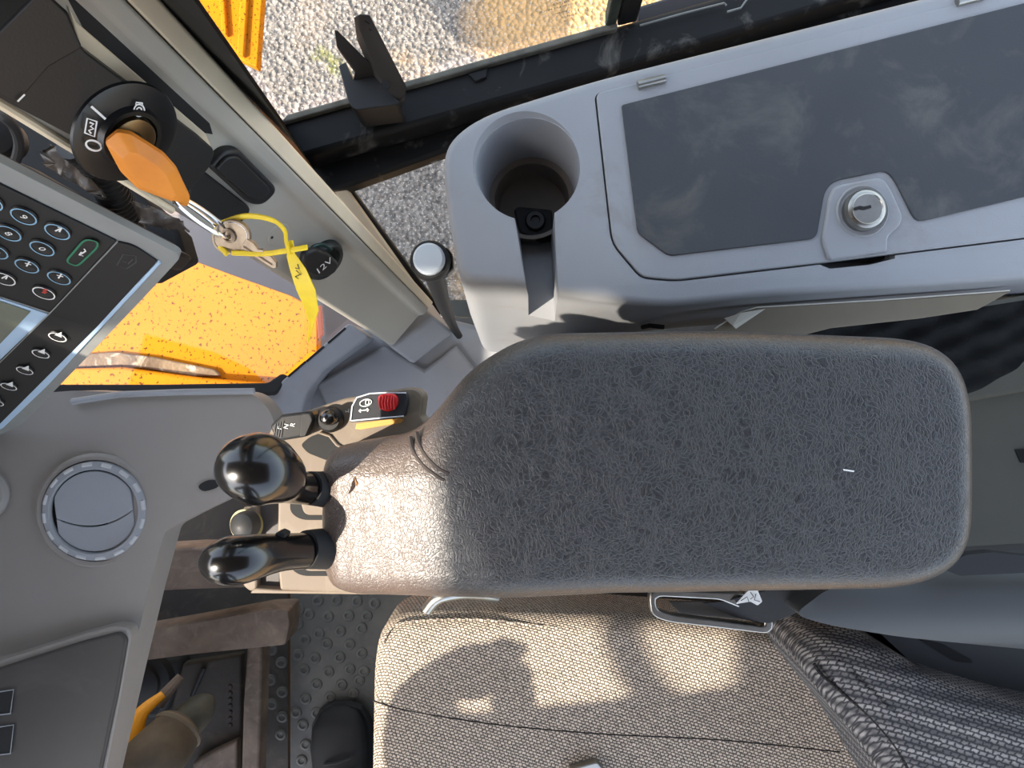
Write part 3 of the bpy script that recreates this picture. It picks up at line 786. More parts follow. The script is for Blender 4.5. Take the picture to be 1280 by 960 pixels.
def ring3(name, a, b, wpx, D0, D1, rad, parent=None, label=None, cat=None):
    pts = []
    A = Vector(a); B = Vector(b); d = (B - A); nn = Vector((-d.y, d.x)).normalized()
    for i in range(28):
        t = 2 * math.pi * i / 28
        q = A.lerp(B, .5 - .5 * math.cos(t)) + nn * wpx * math.sin(t)
        D = D0 + (D1 - D0) * (.5 - .5 * math.cos(t)) - 0.003 * math.sin(t)
        pts.append(P(q.x, q.y, D))
    return tube(name, pts, rad, M['chrome'], parent, seg=8, closed=True)
kr = empty('key_ring', P(252, 268, .37), 'double steel split ring linking orange grip and small key', 'key ring')
ring3('split_ring', (217, 246), (288, 296), 8, .375, .40, .0011, kr)
ring3('split_ring', (220, 250), (282, 298), 5, .381, .406, .0009, kr)

# small flat key hanging from the ring
sk = empty('spare_key', P(290, 297, .405), 'small flat metal key with a round bow on the ring', 'key')
skp = Plane(P(288, 297, .40), P(345, 333, .40), P(270, 330, .412))
bow = ell(288, 297, 24, 22, 28)[:-1]
onp('bow', bow, skp, .0022, M['keymetal'], sk, bevel=.0004)
onp('blade', [(300, 310), (308, 298), (318, 305), (322, 312), (328, 312), (333, 319), (338, 320), (345, 328), (345, 335), (341, 336)], skp, .002, M['keymetal'], sk, h=.0004, bevel=.0003)
lathe('rivet', skp.q(287, 294), skp.n, [(.0042, 0), (.0042, .0012), (.0028, .0018), (.0026, .0008), (0, .0008)], M['keymetal'], sk, seg=20)
strokes('blade_groove', [[(304, 308), (340, 331)]], skp, .0009, mat('groove_brown', (96, 78, 60), .5, metal=.6), sk, h=.0007)
strokes('bow_rim', [ell(288, 297, 21, 19, 28)], skp, .0004, M['chrome'], sk, h=.0003)

# yellow cable-tie tag
tg = empty('key_tag', P(380, 360, .40), 'bright yellow looped plastic tag hanging from the small key', 'tag')
loop = smooth_path([tuple(P(x, y, D)) for x, y, D in ((284, 318, .402), (270, 300, .408), (272, 284, .404), (288, 275, .399), (312, 270, .394), (340, 275, .39), (355, 287, .389), (358, 303, .388), (362, 318, .389))], 6)
tube('loop_strap', loop, .0016, M['tag'], tg, seg=8, flat_=.5)
tube('tail_strap', smooth_path([tuple(P(x, y, D)) for x, y, D in ((290, 316, .402), (330, 317, .398), (360, 313, .389), (384, 309, .386))], 5), .0015, M['tag'], tg, seg=8, flat_=.5)
tl = [[(361, 300, .388), (366, 300, .388)], [(358, 320, .389), (368, 316, .389)], [(363, 340, .395), (382, 336, .392)], [(370, 362, .40), (394, 362, .396)], [(380, 384, .41), (398, 388, .403)], [(386, 404, .415), (392, 405, .412)], [(384, 428, .42), (386, 428, .42)]]
V = []; F = []
for i, (a, b) in enumerate(tl):
    A, B = P(*a), P(*b); V += [A, B, B - Vector((0, 0, .0012)), A - Vector((0, 0, .0012))]
    if i:
        k = 4 * i
        for j in range(4): F.append((k - 4 + j, k - 4 + (j + 1) % 4, k + (j + 1) % 4, k + j))
F += [(0, 1, 2, 3), tuple(range(len(V) - 4, len(V)))]
raw('tag_plate', V, F, M['tag'], tg, bevel=.0003)
tp = Plane(P(363, 340, .395), P(382, 336, .392), P(380, 384, .41))
strokes('handwriting', [[(381, 366), (385, 372), (380, 374), (387, 380)], [(384, 362), (390, 374)], [(377, 356), (381, 362), (375, 364)], [(370, 338), (376, 343), (369, 346), (377, 351)], [(372, 330), (374, 336), (369, 335)], [(386, 376), (391, 383)]], tp, .0008, M['ink'], tg, h=.0012)

# 12 V socket
so = empty('power_socket', pl.q(398, 325), 'black 12V power socket with a hinged cap low on the pillar', 'socket')
sc_ = pl.q(402, 323)
lathe('collar', sc_, pl.n, [(.0185, 0), (.0185, .004), (.0165, .007), (.0140, .006), (.0135, .001), (0, .001)], mat('socket_black', (24, 30, 30), .45), so, seg=36)
onp('cap', [(378, 330, 8), (382, 318, 6), (396, 312, 6), (412, 318), (425, 330, 4), (420, 342, 6), (404, 348, 6), (388, 344, 6)], pl, .006, M['black'], so, r=3, h=.016, bevel=.002)
cp = pl.off(.0166); o = cp.q(405, 333)
text('lettering', '12V', o, cp.q(414, 325) - o, cp.q(400, 325) - o, .0105, M['white'], so)
tube('tether', smooth_path([tuple(pl.off(.010).q(x, y)) for x, y in ((384, 318), (392, 308), (404, 306), (414, 312))], 5), .0014, mat('green_black', (16, 52, 48), .4), so, seg=8)

# ---------------------------------------------------------------- monitor with keypad
Cc = P(225, 320, .43)
Uu = P(0, 205, .372)
lo_, hi_ = .40, .75
for _ in range(60):
    md = (lo_ + hi_) / 2
    if (Uu - Cc).dot(P(0, 545, md) - Cc) > 0: lo_ = md
    else: hi_ = md
Vv = P(0, 545, md)
mp_ = Plane(Cc, Uu, Vv)
mon = empty('display_monitor', Cc - mp_.n * .04, 'grey framed monitor with black keypad and screen at the left edge', 'monitor')
onp('housing', [(-80, 163), (0, 203), (222, 317, 6), (225, 323, 6), (180, 372), (90, 466), (28, 530, 14), (-8, 548), (-80, 574)], mp_, .005, M['bezel'], mon, r=2, bevel=.0015)
onp('back_cover', [(-80, 169), (0, 208), (216, 318, 6), (219, 324, 6), (174, 374), (86, 466), (26, 526, 14), (-8, 544), (-80, 570)], mp_, .008, mat('brown_back_cover', (60, 50, 42), .6), mon, r=2, h=-.004, bevel=.002)
onp('sheen_chamfer', [(198, 326), (201, 330), (180, 353), (120, 417), (60, 482), (4, 535), (-60, 570), (-60, 562), (0, 527), (120, 408)], mp_, .004, M['skysheen'], mon, h=.0012, bevel=.0006)  # sky highlight along the key strip, put into the colour
onp('key_panel', [(-75, 196), (0, 231), (145, 302), (62, 391), (0, 371), (-75, 347)], mp_, .004, M['pad'], mon, h=.0015, bevel=.0006)
onp('softkey_panel', [(147, 303), (166, 307, 10), (196, 327), (122, 408), (60, 470), (0, 530), (-70, 566), (-70, 522), (0, 452), (62, 392)], mp_, .004, M['pad'], mon, r=2, h=.0014, bevel=.0006)
strokes('panel_seam', [[(147, 302), (62, 392), (-60, 512)]], mp_, .0007, M['bezel'], mon, h=.0022)
strokes('panel_seam', [[(62, 391), (0, 371), (-80, 345)]], mp_, .0007, M['bezel'], mon, h=.0022)
strokes('panel_seam', [[(64, 393), (118, 409)]], mp_, .0003, M['rubber'], mon, h=.0022)
onp('screen_sheen_frame', [(-75, 349), (0, 373), (60, 393), (0, 450), (-75, 525)], mp_, .003, M['skysheen'], mon, h=.0008)  # screen border carries the painted sky reflection
onp('screen', [(-75, 354), (0, 377), (38, 390), (0, 430), (-75, 508)], mp_, .002, M['screen'], mon, h=.0016)
strokes('emblem', [[(154, 318), (170, 320), (170, 328), (158, 336), (146, 332), (154, 318)], [(152, 326), (158, 328)], [(160, 330), (166, 324)]], mp_, .0006, M['grey_print'], mon, h=.0018)
bu, bv = mp_.basis()
bproto = None
def button(x, y, ring, marks, r=.0062):
    q = mp_.off(.0015).q(x, y)
    b = lathe('button', q, mp_.n, [(r * 1.12, 0), (r * 1.12, .0008), (r, .0016), (r * .9, .0014), (0, .0012)], M['pad'], mon, seg=24)
    pts = [q + (bu * math.cos(2 * math.pi * i / 24) + bv * math.sin(2 * math.pi * i / 24)) * r for i in range(25)]
    strokes('button_ring', [pts], mp_, .0008, ring, b, world_pts=True).location += mp_.n * .0019
    if isinstance(marks, str):
        ex = mp_.q(100 + 7, 300 + 6) - mp_.q(100, 300); ey = mp_.q(100 + 4, 300 - 8) - mp_.q(100, 300)
        text('icon', marks, q + mp_.n * .0020, ex, ey, .0062, M['white'], b)
    elif marks is tri:
        qq = mp_.off(.0036); raw('icon', [qq.q(x + 4, y - 4), qq.q(x - 5, y - .5), qq.q(x + 4, y + 3)], [(0, 1, 2)], M['white'], b, smooth=False)
    elif marks: strokes('icon', [[(x + a, y + c) for a, c in ln] for ln in marks], mp_.off(.0015), .0009, M['white'] if ring is not M['white'] or marks is not ico_x else M['redicon'], b, h=.0020)
ico_a = [[(-4, 2), (4, -2)], [(-1, -3), (4, -2), (1, 3)]]
ico_b = [[(-4, -1), (4, 1)], [(-2, 3), (2, -3)]]
ico_c = [[(-3, -3), (3, -3), (3, 3), (-3, 3), (-3, -3)]]
ico_x = [[(-3, -2), (3, 2)], [(3, -2), (-3, 2)], [(0, -3), (0, 3)]]
tri = [[(3, -3), (-3, 0), (3, 3), (3, -3)], [(1, -1), (-1, 0), (1, 1)]]
for x, y, rg, mk_ in ((31, 268, 'bluering', '9'), (12, 289, 'bluering', '8'), (73, 287, 'bluering', ico_a), (54, 308, 'bluering', '0'), (-4, 312, 'bluering', '7'),
                      (35, 330, 'bluering', ico_b), (6, 346, 'white', ico_a), (75, 345, 'bluering', ico_b), (56, 364, 'white', ico_x), (-12, 250, 'bluering', ico_c)):
    button(x, y, M[rg], mk_)
for x, y in ((73, 419), (52, 440), (32, 461), (12, 481), (-4, 501)):
    button(x, y, M['white'], tri, .0054)
eb = onp('enter_button', [(92, 332, 8), (78 + 4, 326, 8), (106, 299, 8), (122, 302, 8), (122, 308, 8), (98, 332, 6)], mp_, .002, M['pad'], mon, r=6, h=.0028, bevel=.0006)
strokes('button_ring', [rounded([(92, 332), (82, 327), (106, 299), (122, 302), (122, 309), (98, 332)], 7) + [rounded([(92, 332), (82, 327), (106, 299), (122, 302), (122, 309), (98, 332)], 7)[0]]], mp_, .0011, M['greenring'], eb, h=.0031)
strokes('icon', [[(105, 311), (107, 314), (99, 319)], [(102, 315), (99, 319), (104, 320)]], mp_, .0009, M['white'], eb, h=.0031)

# things behind the monitor
br = empty('monitor_bracket', P(80, 220, .62), 'dark bracket behind the monitor', 'bracket')
slab('plate', [(-120, 110), (40, 150), (120, 190), (222, 288), (232, 322), (180, 350), (-120, 260)], .60, .03, M['rubber'], br, bevel=.004)
slab('arm', [(-80, 160), (30, 205), (160, 280), (228, 316), (210, 335), (60, 262), (-80, 200)], .52, .02, mat('brown_bracket', (46, 38, 32), .6), br, bevel=.003)
cond = []
pth = smooth_path([tuple(P(x, y, D)) for x, y, D in ((92, 178, .48), (118, 200, .50), (136, 232, .53), (150, 262, .56), (166, 300, .585))], 22)
for i, p in enumerate(pth): cond.append(p + ((.0128 if i % 4 < 2 else .0108),))
cd = tube('wiring_conduit', cond, None, M['black'], None, seg=16)
prop(cd, 'black corrugated conduit running behind the monitor', 'conduit')
cb = tube('cable', smooth_path([tuple(P(x, y, D)) for x, y, D in ((-20, 130, .44), (4, 146, .44), (18, 160, .45), (24, 180, .46), (20, 200, .47))], 6), .0032, mat('grey_cable', (70, 70, 72), .5), None, seg=10)
prop(cb, 'thin grey cable bent at the far left above the monitor', 'cable')
pg = lathe('cable_plug', P(-4, 172, .47), (0.4, -.2, 1), [(.014, -.02), (.014, .004), (.011, .008), (0, .009)], M['black'], None, seg=20)
prop(pg, 'black round plug at the far left above the monitor', 'plug')
def film(name, px, D, label):
    pts = rounded(px, 2); V = []
    bm = bmesh.new()
    f = bm.faces.new([bm.verts.new(P(x, y, D)) for x, y in pts])
    xs = [v.co.x for v in bm.verts]; ys = [v.co.y for v in bm.verts]
    s = .008
    for ax, lo, hi in ((0, min(xs), max(xs)), (1, min(ys), max(ys))):
        c = lo + s
        while c < hi:
            co = [0, 0, 0]; co[ax] = c; no = [0, 0, 0]; no[ax] = 1
            bmesh.ops.bisect_plane(bm, geom=bm.verts[:] + bm.edges[:] + bm.faces[:], plane_co=co, plane_no=no); c += s
    rnd = random.Random(len(name) + int(px[0][0]))
    for v in bm.verts: v.co += Vector((rnd.uniform(-.001, .001), rnd.uniform(-.001, .001), rnd.uniform(-.004, .004)))
    me = bpy.data.meshes.new(name); bm.to_mesh(me); bm.free()
    o = link(name, me, M['film'], None, smooth=True, ang=60)
    so_ = o.modifiers.new('thick', 'SOLIDIFY'); so_.thickness = .0006
    prop(o, label, 'plastic film'); return o
film('plastic_film', [(52, 190), (66, 182), (86, 190), (102, 206), (132, 248), (112, 240), (80, 222), (54, 206)], .50, 'crumpled clear film tucked left of the black conduit')
film('plastic_film', [(164, 252), (186, 258), (228, 276), (236, 288), (206, 286), (176, 280)], .53, 'crumpled film strip right of the conduit by the key ring')

# ---------------------------------------------------------------- lever post with a pale cap
lp = empty('lever_post', P(572, 418, .85), 'black bent lever with a pale round cap beside the storage box', 'lever')
cpos = P(537, 325, .66)
tube('stem', smooth_path([tuple(P(539, 328, .665)) + (.0115,), tuple(P(545, 350, .70)) + (.0095,), tuple(P(555, 382, .76)) + (.0075,), tuple(P(566, 407, .82)) + (.005,), tuple(P(574, 420, .845)) + (.004,)], 5), None, M['black'], lp, seg=16)
lathe('collar', cpos, (0, 0, 1), [(.0185, -.012), (.0185, -.002), (.0165, .001), (0, .001)], M['black'], lp, seg=32)
lathe('cap', cpos, (0, 0, 1), [(.0145, 0), (.0145, .006), (.0125, .0085), (0, .009)], M['whitecap'], lp, seg=32)
slab('bracket', [(543, 312), (558, 308, 5), (566, 318, 4), (567, 336), (558, 345, 5), (545, 345)], .672, .014, M['gloss'], lp, r=2, bevel=.002)

# ---------------------------------------------------------------- storage box with cup holder
bx = empty('storage_box', P(700, 430, .88), 'grey moulded storage box with cup holder and lockable lid', 'storage box')
DT = .58
top = rounded([(553, 225, 40), (556, 178, 30), (600, 143, 40), (740, 99, 60), (1180, -11), (1500, -91), (1500, 332), (1262, 350), (955, 371), (830, 384, 30), (720, 372, 40), (640, 352, 40), (574, 352, 25)], 20, 6)
bot = [Vector((0, 0, 0))] * 0
def boxsec(D, k):
    out = []
    for x, y in top:
        p = P(x, y, DT)
        f = max(0.0, min(1.0, (y - 200) / 150.0)) * max(0.0, min(1.0, (860 - x) / 160.0))
        p = Vector((p.x + .006 * k, p.y - .048 * k * f, HC - D)); out.append(p)
    return out
body = loft('body', [boxsec(DT, 0), boxsec(.62, .2), boxsec(.70, .6), boxsec(.90, 1.0)], M['grey'], bx)
bvm = body.modifiers.new('bevel', 'BEVEL'); bvm.width = .012; bvm.segments = 5; bvm.limit_method = 'ANGLE'; bvm.angle_limit = R(50)
dg = bpy.context.evaluated_depsgraph_get(); dg.update()
me = bpy.data.meshes.new_from_object(body.evaluated_get(dg)); body.modifiers.clear(); body.data = me
# cutters
c0 = P(660, 210, DT); c1 = P(666, 262, .675)
ax = (c0 - c1).normalized(); H = (c0 - c1).length
cut1 = lathe('cut', c1, ax, [(.0365, 0), (.0375, .02), (.0420, H), (.0428, H + .0), (.046, H + .006), (.05, H + .03)], None, None, seg=64)
chan_t = [P(638, 255, DT) + Vector((0, 0, .02)), P(692, 255, DT) + Vector((0, 0, .02)), P(702, 400, DT) + Vector((0, -.03, .02)), P(670, 400, DT) + Vector((0, -.03, .02))]
zf = HC - .672
chan_b = [Vector((P(645, 262, .65).x, c1.y, zf)), Vector((P(688, 262, .65).x, c1.y, zf)), Vector((chan_t[2].x, chan_t[2].y, zf + .03)), Vector((chan_t[3].x, chan_t[3].y, zf + .03))]
cut2 = loft('cut', [chan_t, chan_b], None, None, smooth=False)
lid_px = [(745, 116, 8), (1500, -70), (1500, 268), (1280, 297), (1030, 328), (845, 350, 14), (802, 346, 10), (766, 303, 14)]
def grow(px, d):
    c = Vector((1100, 160)); out = []
    pts = rounded(px, 6)
    n = len(pts)
    for i in range(n):
        a = Vector(pts[i - 1]); b = Vector(pts[(i + 1) % n]); t = (b - a).normalized()
        nn = Vector((t.y, -t.x))
        if nn.dot(Vector(pts[i]) - c) < 0: nn = -nn
        q = Vector(pts[i]) + nn * d; out.append((q.x, q.y))
    return out
cut3 = slab('cut', grow(lid_px, 1.6), DT - .004, .012, None, None, smooth=False)
cut4 = slab('cut', [(1028, 330), (1046, 318), (1100, 308), (1122, 312), (1122, 322), (1090, 330), (1040, 335)], DT - .004, .03, None, None, smooth=False)
boolean(body, [cut1, cut2, cut3, cut4])
# cup base
cup = lathe('cup_liner', c1, ax, [(.0380, .030), (.0335, .027), (.0325, .006), (.031, .002), (0, .002)], mat('dusty_cup', (104, 98, 92), .7, bump=(500, .2, .0006), var=(30, (120, 108, 96), .8)), bx, seg=48, caps=False)
slab('cup_plate', [(642, 262, 4), (648, 258), (690, 262), (692, 300, 4), (676, 303), (650, 290, 4)], .660, .006, M['rubber'], bx, r=3, bevel=.0015)
lathe('cup_screw', P(669, 276, .6598), (0, 0, 1), [(.0095, 0), (.0095, .002), (.008, .004), (.0045, .004), (.004, .001), (0, .001)], M['black'], cup, seg=24)
# lid
lid = slab('lid', lid_px, DT - .0006, .008, M['grey'], bx, r=6, bevel=.0012)
slab('rubber_mat', [(777, 131, 3), (1500, -52), (1500, 205), (1280, 246), (1150, 277, 10), (1142, 272, 10), (1117, 222, 14), (1106, 213, 10), (1042, 226, 14), (1031, 240, 8), (1021, 298, 10), (836, 320, 8), (797, 291, 8)], DT - .0022, .003, M['mat'], lid, r=3, bevel=.0008)
slab('lock_boss', [(1042, 232, 12), (1104, 220, 12), (1116, 240), (1132, 276, 14), (1110, 296), (1110, 314, 4), (1036, 326, 6), (1028, 300), (1036, 250)], DT - .0035, .005, M['grey'], lid, r=6, bevel=.002)
lk = P(1078, 264, DT - .004)
lkb = lathe('lock_surround', lk, (0, 0, 1), [(.0215, -.001), (.0200, .0012), (.0182, .0), (.0180, -.002), (0, -.002)], M['grey'], lid, seg=40)
lk2 = lathe('lock', lk, (0, 0, 1), [(.0165, -.002), (.0165, .004), (.0150, .0075), (.0130, .0088), (.0122, .0090), (.0115, .0084), (0, .0084)], M['metal'], lid, seg=40, ang=20)
strokes('keyhole', [[(1069, 261), (1075, 259), (1080, 260), (1089, 258)]], flat(DT - .0130), .0024, M['rubber'], lk2)
for hx, hy in ((814, 103), (1213, -1)):
    a = P(hx - 17, hy + 4, DT - .002); b = P(hx + 17, hy - 4.5, DT - .002)
    tube('hinge', [a, a.lerp(b, .03), a.lerp(b, .97), b], .0036, M['metal'], bx, seg=12)
slab('lid_gap', [(1030, 329), (1048, 318), (1104, 309), (1120, 312), (1118, 320), (1090, 327)], DT + .016, .002, M['rubber'], bx)

# paper and cloth between box and armrest
pp = empty('document', P(1080, 420, .72), 'tan folded papers tucked between box and armrest', 'document')
slab('sheet', [(893, 411), (926, 391), (945, 385), (1100, 376), (1200, 369), (1264, 364), (1222, 387), (1150, 398), (1040, 410), (960, 430), (890, 430)], .635, .003, M['paper'], pp, bevel=.0006)
raw('folded_corner', [P(905, 398, .632), P(920, 411, .631), P(957, 386, .632), P(926, 391, .630), P(916, 407, .629)], [(0, 1, 4), (1, 2, 4), (2, 3, 4), (3, 0, 4)], M['paperw'], pp, smooth=False)
tube('sheet_edge', [P(893, 411, .633), P(926, 390, .633), P(946, 384, .633), P(1100, 375, .633), P(1262, 363, .633)], .0007, M['paperw'], pp, seg=6)
clo_px = [(960, 428), (1060, 405), (1150, 398), (1225, 384), (1300, 372), (1400, 360), (1400, 440), (1290, 446), (1240, 478), (1190, 500), (1000, 480)]
def cz(x, y): return .003 * math.sin(x * 60 + y * 210) + .003 * math.sin(x * 110 - y * 260)
cl = slab('cloth', clo_px, .72, .05, M['cloth'], None, zgrid=.004, zfun=cz, bevel=.004, ang=60)
prop(cl, 'crumpled black cloth behind the armrest under the papers', 'cloth')
th = tube('hook', [P(803, 409, .70), P(812, 407, .69), P(830, 409, .69)], .0022, M['rubber'], bx, seg=8)

# ---------------------------------------------------------------- armrest
ar = empty('armrest', P(820, 580, .60), 'dark grained vinyl armrest pad with a worn torn front end', 'armrest')
arpx = [(404, 560, 34), (520, 540, 26), (553, 505, 34), (590, 458, 40), (662, 417, 46), (900, 413, 60), (1165, 424, 60), (1212, 478, 60), (1213, 690, 56), (1150, 735, 60), (800, 741), (418, 743, 46), (402, 700, 30)]
DA = .43
def sstep(t): t = max(0.0, min(1.0, t)); return t * t * (3 - 2 * t)
def soft(x, k=.012): return k * math.log1p(math.exp(max(-40, min(40, x / k))))
def arh(x, y):
    px = x / DA * FPX + 640; py = 480 - y / DA * FPX
    xb = 652 - (py - 430) * .38 if py < 600 else 588 + (py - 600) * .25
    s = soft((xb - px) * DA / FPX, .005)
    z = HC - DA - .26 * s
    # crown and a shallow dish
    z += .004 * (1 - ((y + .047) / .078) ** 2) * 1.0
    # shoulder falling to the upper left
    k = soft(((560 - py) - (px - 470) * .9) * DA / FPX, .007)
    z -= .50 * k * sstep((px - 430) / 120.0)
    return z
def arspine(x, y):
    xl, xr = -.085, .235
    xx = max(xl, min(xr, x)); t = (xx - xl) / (xr - xl)
    yy = -.078 + .028 * sstep((xx + .06) / .09)
    return (xx, yy)
def edge_pt(x, y):
    p = P(x, y, DA + .012)
    for _ in range(4): p = P(x, y, HC - arh(p.x, p.y) + .012)
    return p.xy
aro = [edge_pt(x, y) for x, y in rounded(arpx, 30, 8)]
pad('pad', aro, arspine, .0145, .055, arh, M['leather'], ar, N=220, rings=16)
def apt(x, y, h=0.0):
    p = P(x, y, DA); z = arh(p.x, p.y)
    for _ in range(3):
        D = HC - z; p = P(x, y, D); z = arh(p.x, p.y)
    return Vector((p.x, p.y, z + h))
# tear in the vinyl
tp_ = [(443, 596), (445, 601), (444, 608), (440, 614), (435, 618), (438, 611), (440, 604)]
raw('tear', [apt(x, y, .0006) for x, y in tp_], [tuple(range(len(tp_)))], mat('torn_foam', (40, 26, 20), .9), ar, smooth=False)
raw('tear', [apt(x, y, .0007) for x, y in ((443, 596), (447, 604), (445, 608), (444, 602))], [(0, 1, 2, 3)], mat('torn_edge', (150, 108, 70), .9), ar, smooth=False)
raw('lint', [apt(x, y, .0006) for x, y in ((1053, 586), (1067, 588), (1067, 590), (1054, 588))], [(0, 1, 2, 3)], M['white'], ar, smooth=False)
crm = mat('crease_dark', (52, 44, 40), .8)
for pts in ([(520, 540), (523, 553), (533, 570), (548, 585), (562, 592)], [(512, 546), (516, 562), (530, 582), (548, 596), (556, 600)]):
    tube('stitch_crease', smooth_path([tuple(apt(x, y, -.0011)) for x, y in pts], 5), .0016, crm, ar, seg=6)
slab('underplate', [(430, 575), (540, 560), (600, 480), (680, 445), (1160, 450), (1180, 500), (1180, 690), (440, 715)], .487, .014, M['black'], ar, bevel=.004)
slab('support_block', [(640, 500), (1120, 470), (1120, 640), (640, 640)], .507, .55, M['black'], ar, bevel=.01)

# ---------------------------------------------------------------- lever console in front of the armrest
co = empty('control_console', P(450, 640, .62), 'beige-brown control console with two black levers before the armrest', 'control console')
DC = .505
cb_ = slab('top_plate', [(332, 548, 10), (344, 527, 8), (430, 498), (516, 483, 12), (530, 492, 8), (526, 520), (560, 560), (620, 600), (620, 735), (440, 742), (350, 738, 4), (346, 700), (348, 600), (338, 575, 8)], DC, .03, M['console'], co, r=4, bevel=.003)
slab('front_step', [(318, 590), (352, 585), (352, 738), (318, 736)], DC + .012, .03, mat('console_shaded_grey', (84, 80, 78), .5), co, bevel=.002)  # darker console colour paints the shade on this face
slab('front_lip', [(303, 634, 4), (322, 632), (322, 739), (312, 740, 6), (303, 732, 4)], DC + .006, .04, M['console'], co, bevel=.003)
slab('side_skirt', [(318, 735), (350, 737), (620, 741), (620, 745), (312, 742)], DC + .004, .05, M['console'], co, bevel=.002)
lathe('push_button', P(303, 657, .50), (-.25, 0, 1), [(.0095, -.008), (.0095, -.002), (.0088, .0015), (.006, .004), (0, .005)], mat('dusty_black', (46, 46, 46), .5), co, seg=28)
lathe('button_seat', P(305, 657, .51), (-.25, 0, 1), [(.0115, -.006), (.0115, 0), (.0095, 0)], mat('brass_ring', (150, 140, 90), .5), co, seg=28)
slab('shadow_patch', [(376, 556, 4), (388, 545, 8), (404, 541, 8), (416, 548, 6), (424, 562), (432, 580), (410, 576), (384, 566, 6)], DC - .0006, .002, M['rubber'], co, r=4)  # shadow on the plate painted as a flat dark patch
tube('shadow_patch_rim', [P(400, 541, DC - .001), P(412, 545, DC - .001), P(421, 556, DC - .001), P(430, 561, DC - .001)], .001, M['console'], co, seg=6)
# lever slots
for y0, y1 in ((622, 652), (692, 722)):
    slab('lever_slot', [(364, y0 - 8, 6), (460, y0 - 8), (460, y1 - 2), (376, y1 - 2, 10), (362, y1 - 12, 8)], DC - .0008, .002, M['rubber'], co, r=4)
    slab('slot_frame', [(372, y0 - 8, 6), (460, y0 - 8), (460, y1 - 8), (380, y1 - 8, 8)], DC - .003, .003, M['console'], co, r=4, bevel=.0008)
# rocker F N R
rk = slab('direction_rocker', [(337, 532, 4), (352, 518), (386, 514, 4), (391, 524, 4), (382, 546, 4), (345, 552, 4)], DC - .008, .012, M['black'], co, r=3, bevel=.002)
slab('rocker_step', [(376, 517, 3), (387, 516, 3), (391, 525, 3), (382, 546, 3), (374, 546)], DC - .011, .006, M['black'], rk, r=2, bevel=.001)
strokes('grip_lines', [[(344 + 3.2 * i, 530 - 1.2 * i), (341 + 3.2 * i, 549 - .6 * i)] for i in range(4)], flat(DC - .0084), .0006, M['grey_print'], rk)
for s, x, y in (('F', 350, 535), ('N', 358, 533), ('R', 366, 531)):
    p = P(x, y, DC - .0086)
    text('lettering', s, p, Vector((.25, 1, 0)), Vector((-1, .25, 0)), .0046, M['white'], rk)
# little thumb joystick
tj = lathe('thumb_knob', P(414, 524, DC), (0, 0, 1), [(.0092, 0), (.0092, .004), (.0072, .007), (0, .007)], M['black'], co, seg=28)
lathe('thumb_cap', P(409, 522, DC - .013), (-.25, .1, 1), [(.005, -.006), (.0052, -.001), (.0046, .002), (.0028, .004), (0, .0045)], M['gloss'], tj, seg=24)
# lock switch with red slider
sw = slab('lock_switch', [(437, 524, 3), (440, 508, 6), (446, 496, 8), (466, 491, 10), (508, 490, 4), (511, 500), (507, 520, 4), (490, 524), (438, 528, 3)], DC - .007, .011, mat('switch_black', (52, 54, 58), .35), co, r=4, bevel=.002)
strokes('switch_edge', [[(438, 526), (440, 508), (446, 497), (462, 492), (480, 491), (508, 491)], [(439, 526), (470, 523), (505, 520)]], flat(DC - .0073), .0009, M['whitecap'], sw)
sl = slab('red_slider', [(472, 495, 4), (480, 492, 4), (492, 492, 4), (497, 497, 4), (497, 506, 4), (492, 513, 4), (482, 515, 4), (474, 511, 4)], DC - .011, .006, M['red'], sw, r=3, bevel=.0012)
for i in range(6):
    x = 474.5 + 3.6 * i
    tube('ridge', [P(x + .8, 495.5, DC - .0112), P(x - .6, 503, DC - .0120), P(x + .8, 511.5, DC - .0112)], .0006, M['red'], sl, seg=6)
fs = flat(DC - .0075)
strokes('icon_lock', [ell(457, 503.5, 7.5, 4.2, 18, -.25), [(457, 501), (461, 500), (461, 505), (457, 506), (457, 501)]], fs, .0006, M['white'], sw)
strokes('icon_arrow', [[(448.5, 513.5), (461, 512)], [(451, 511.5), (448.5, 513.5), (451, 515.5)], [(458.5, 510.5), (461, 512), (459, 514.5)]], fs, .0008, M['white'], sw)
slab('switch_label', [(446, 529), (500, 522), (505, 525), (500, 529), (450, 537), (444, 536)], DC - .0006, .001, mat('amber_label', (214, 160, 84), .5), co, bevel=.0004)
slab('switch_label', [(388, 516), (397, 513), (397, 517), (389, 520)], DC - .0006, .001, mat('amber_label_small', (206, 150, 90), .5), co)
strokes('print_mark', [[(432, 513), (432, 515), (436, 514)], [(436, 511), (436, 516)]], flat(DC - .0004), .0006, M['white'], co)
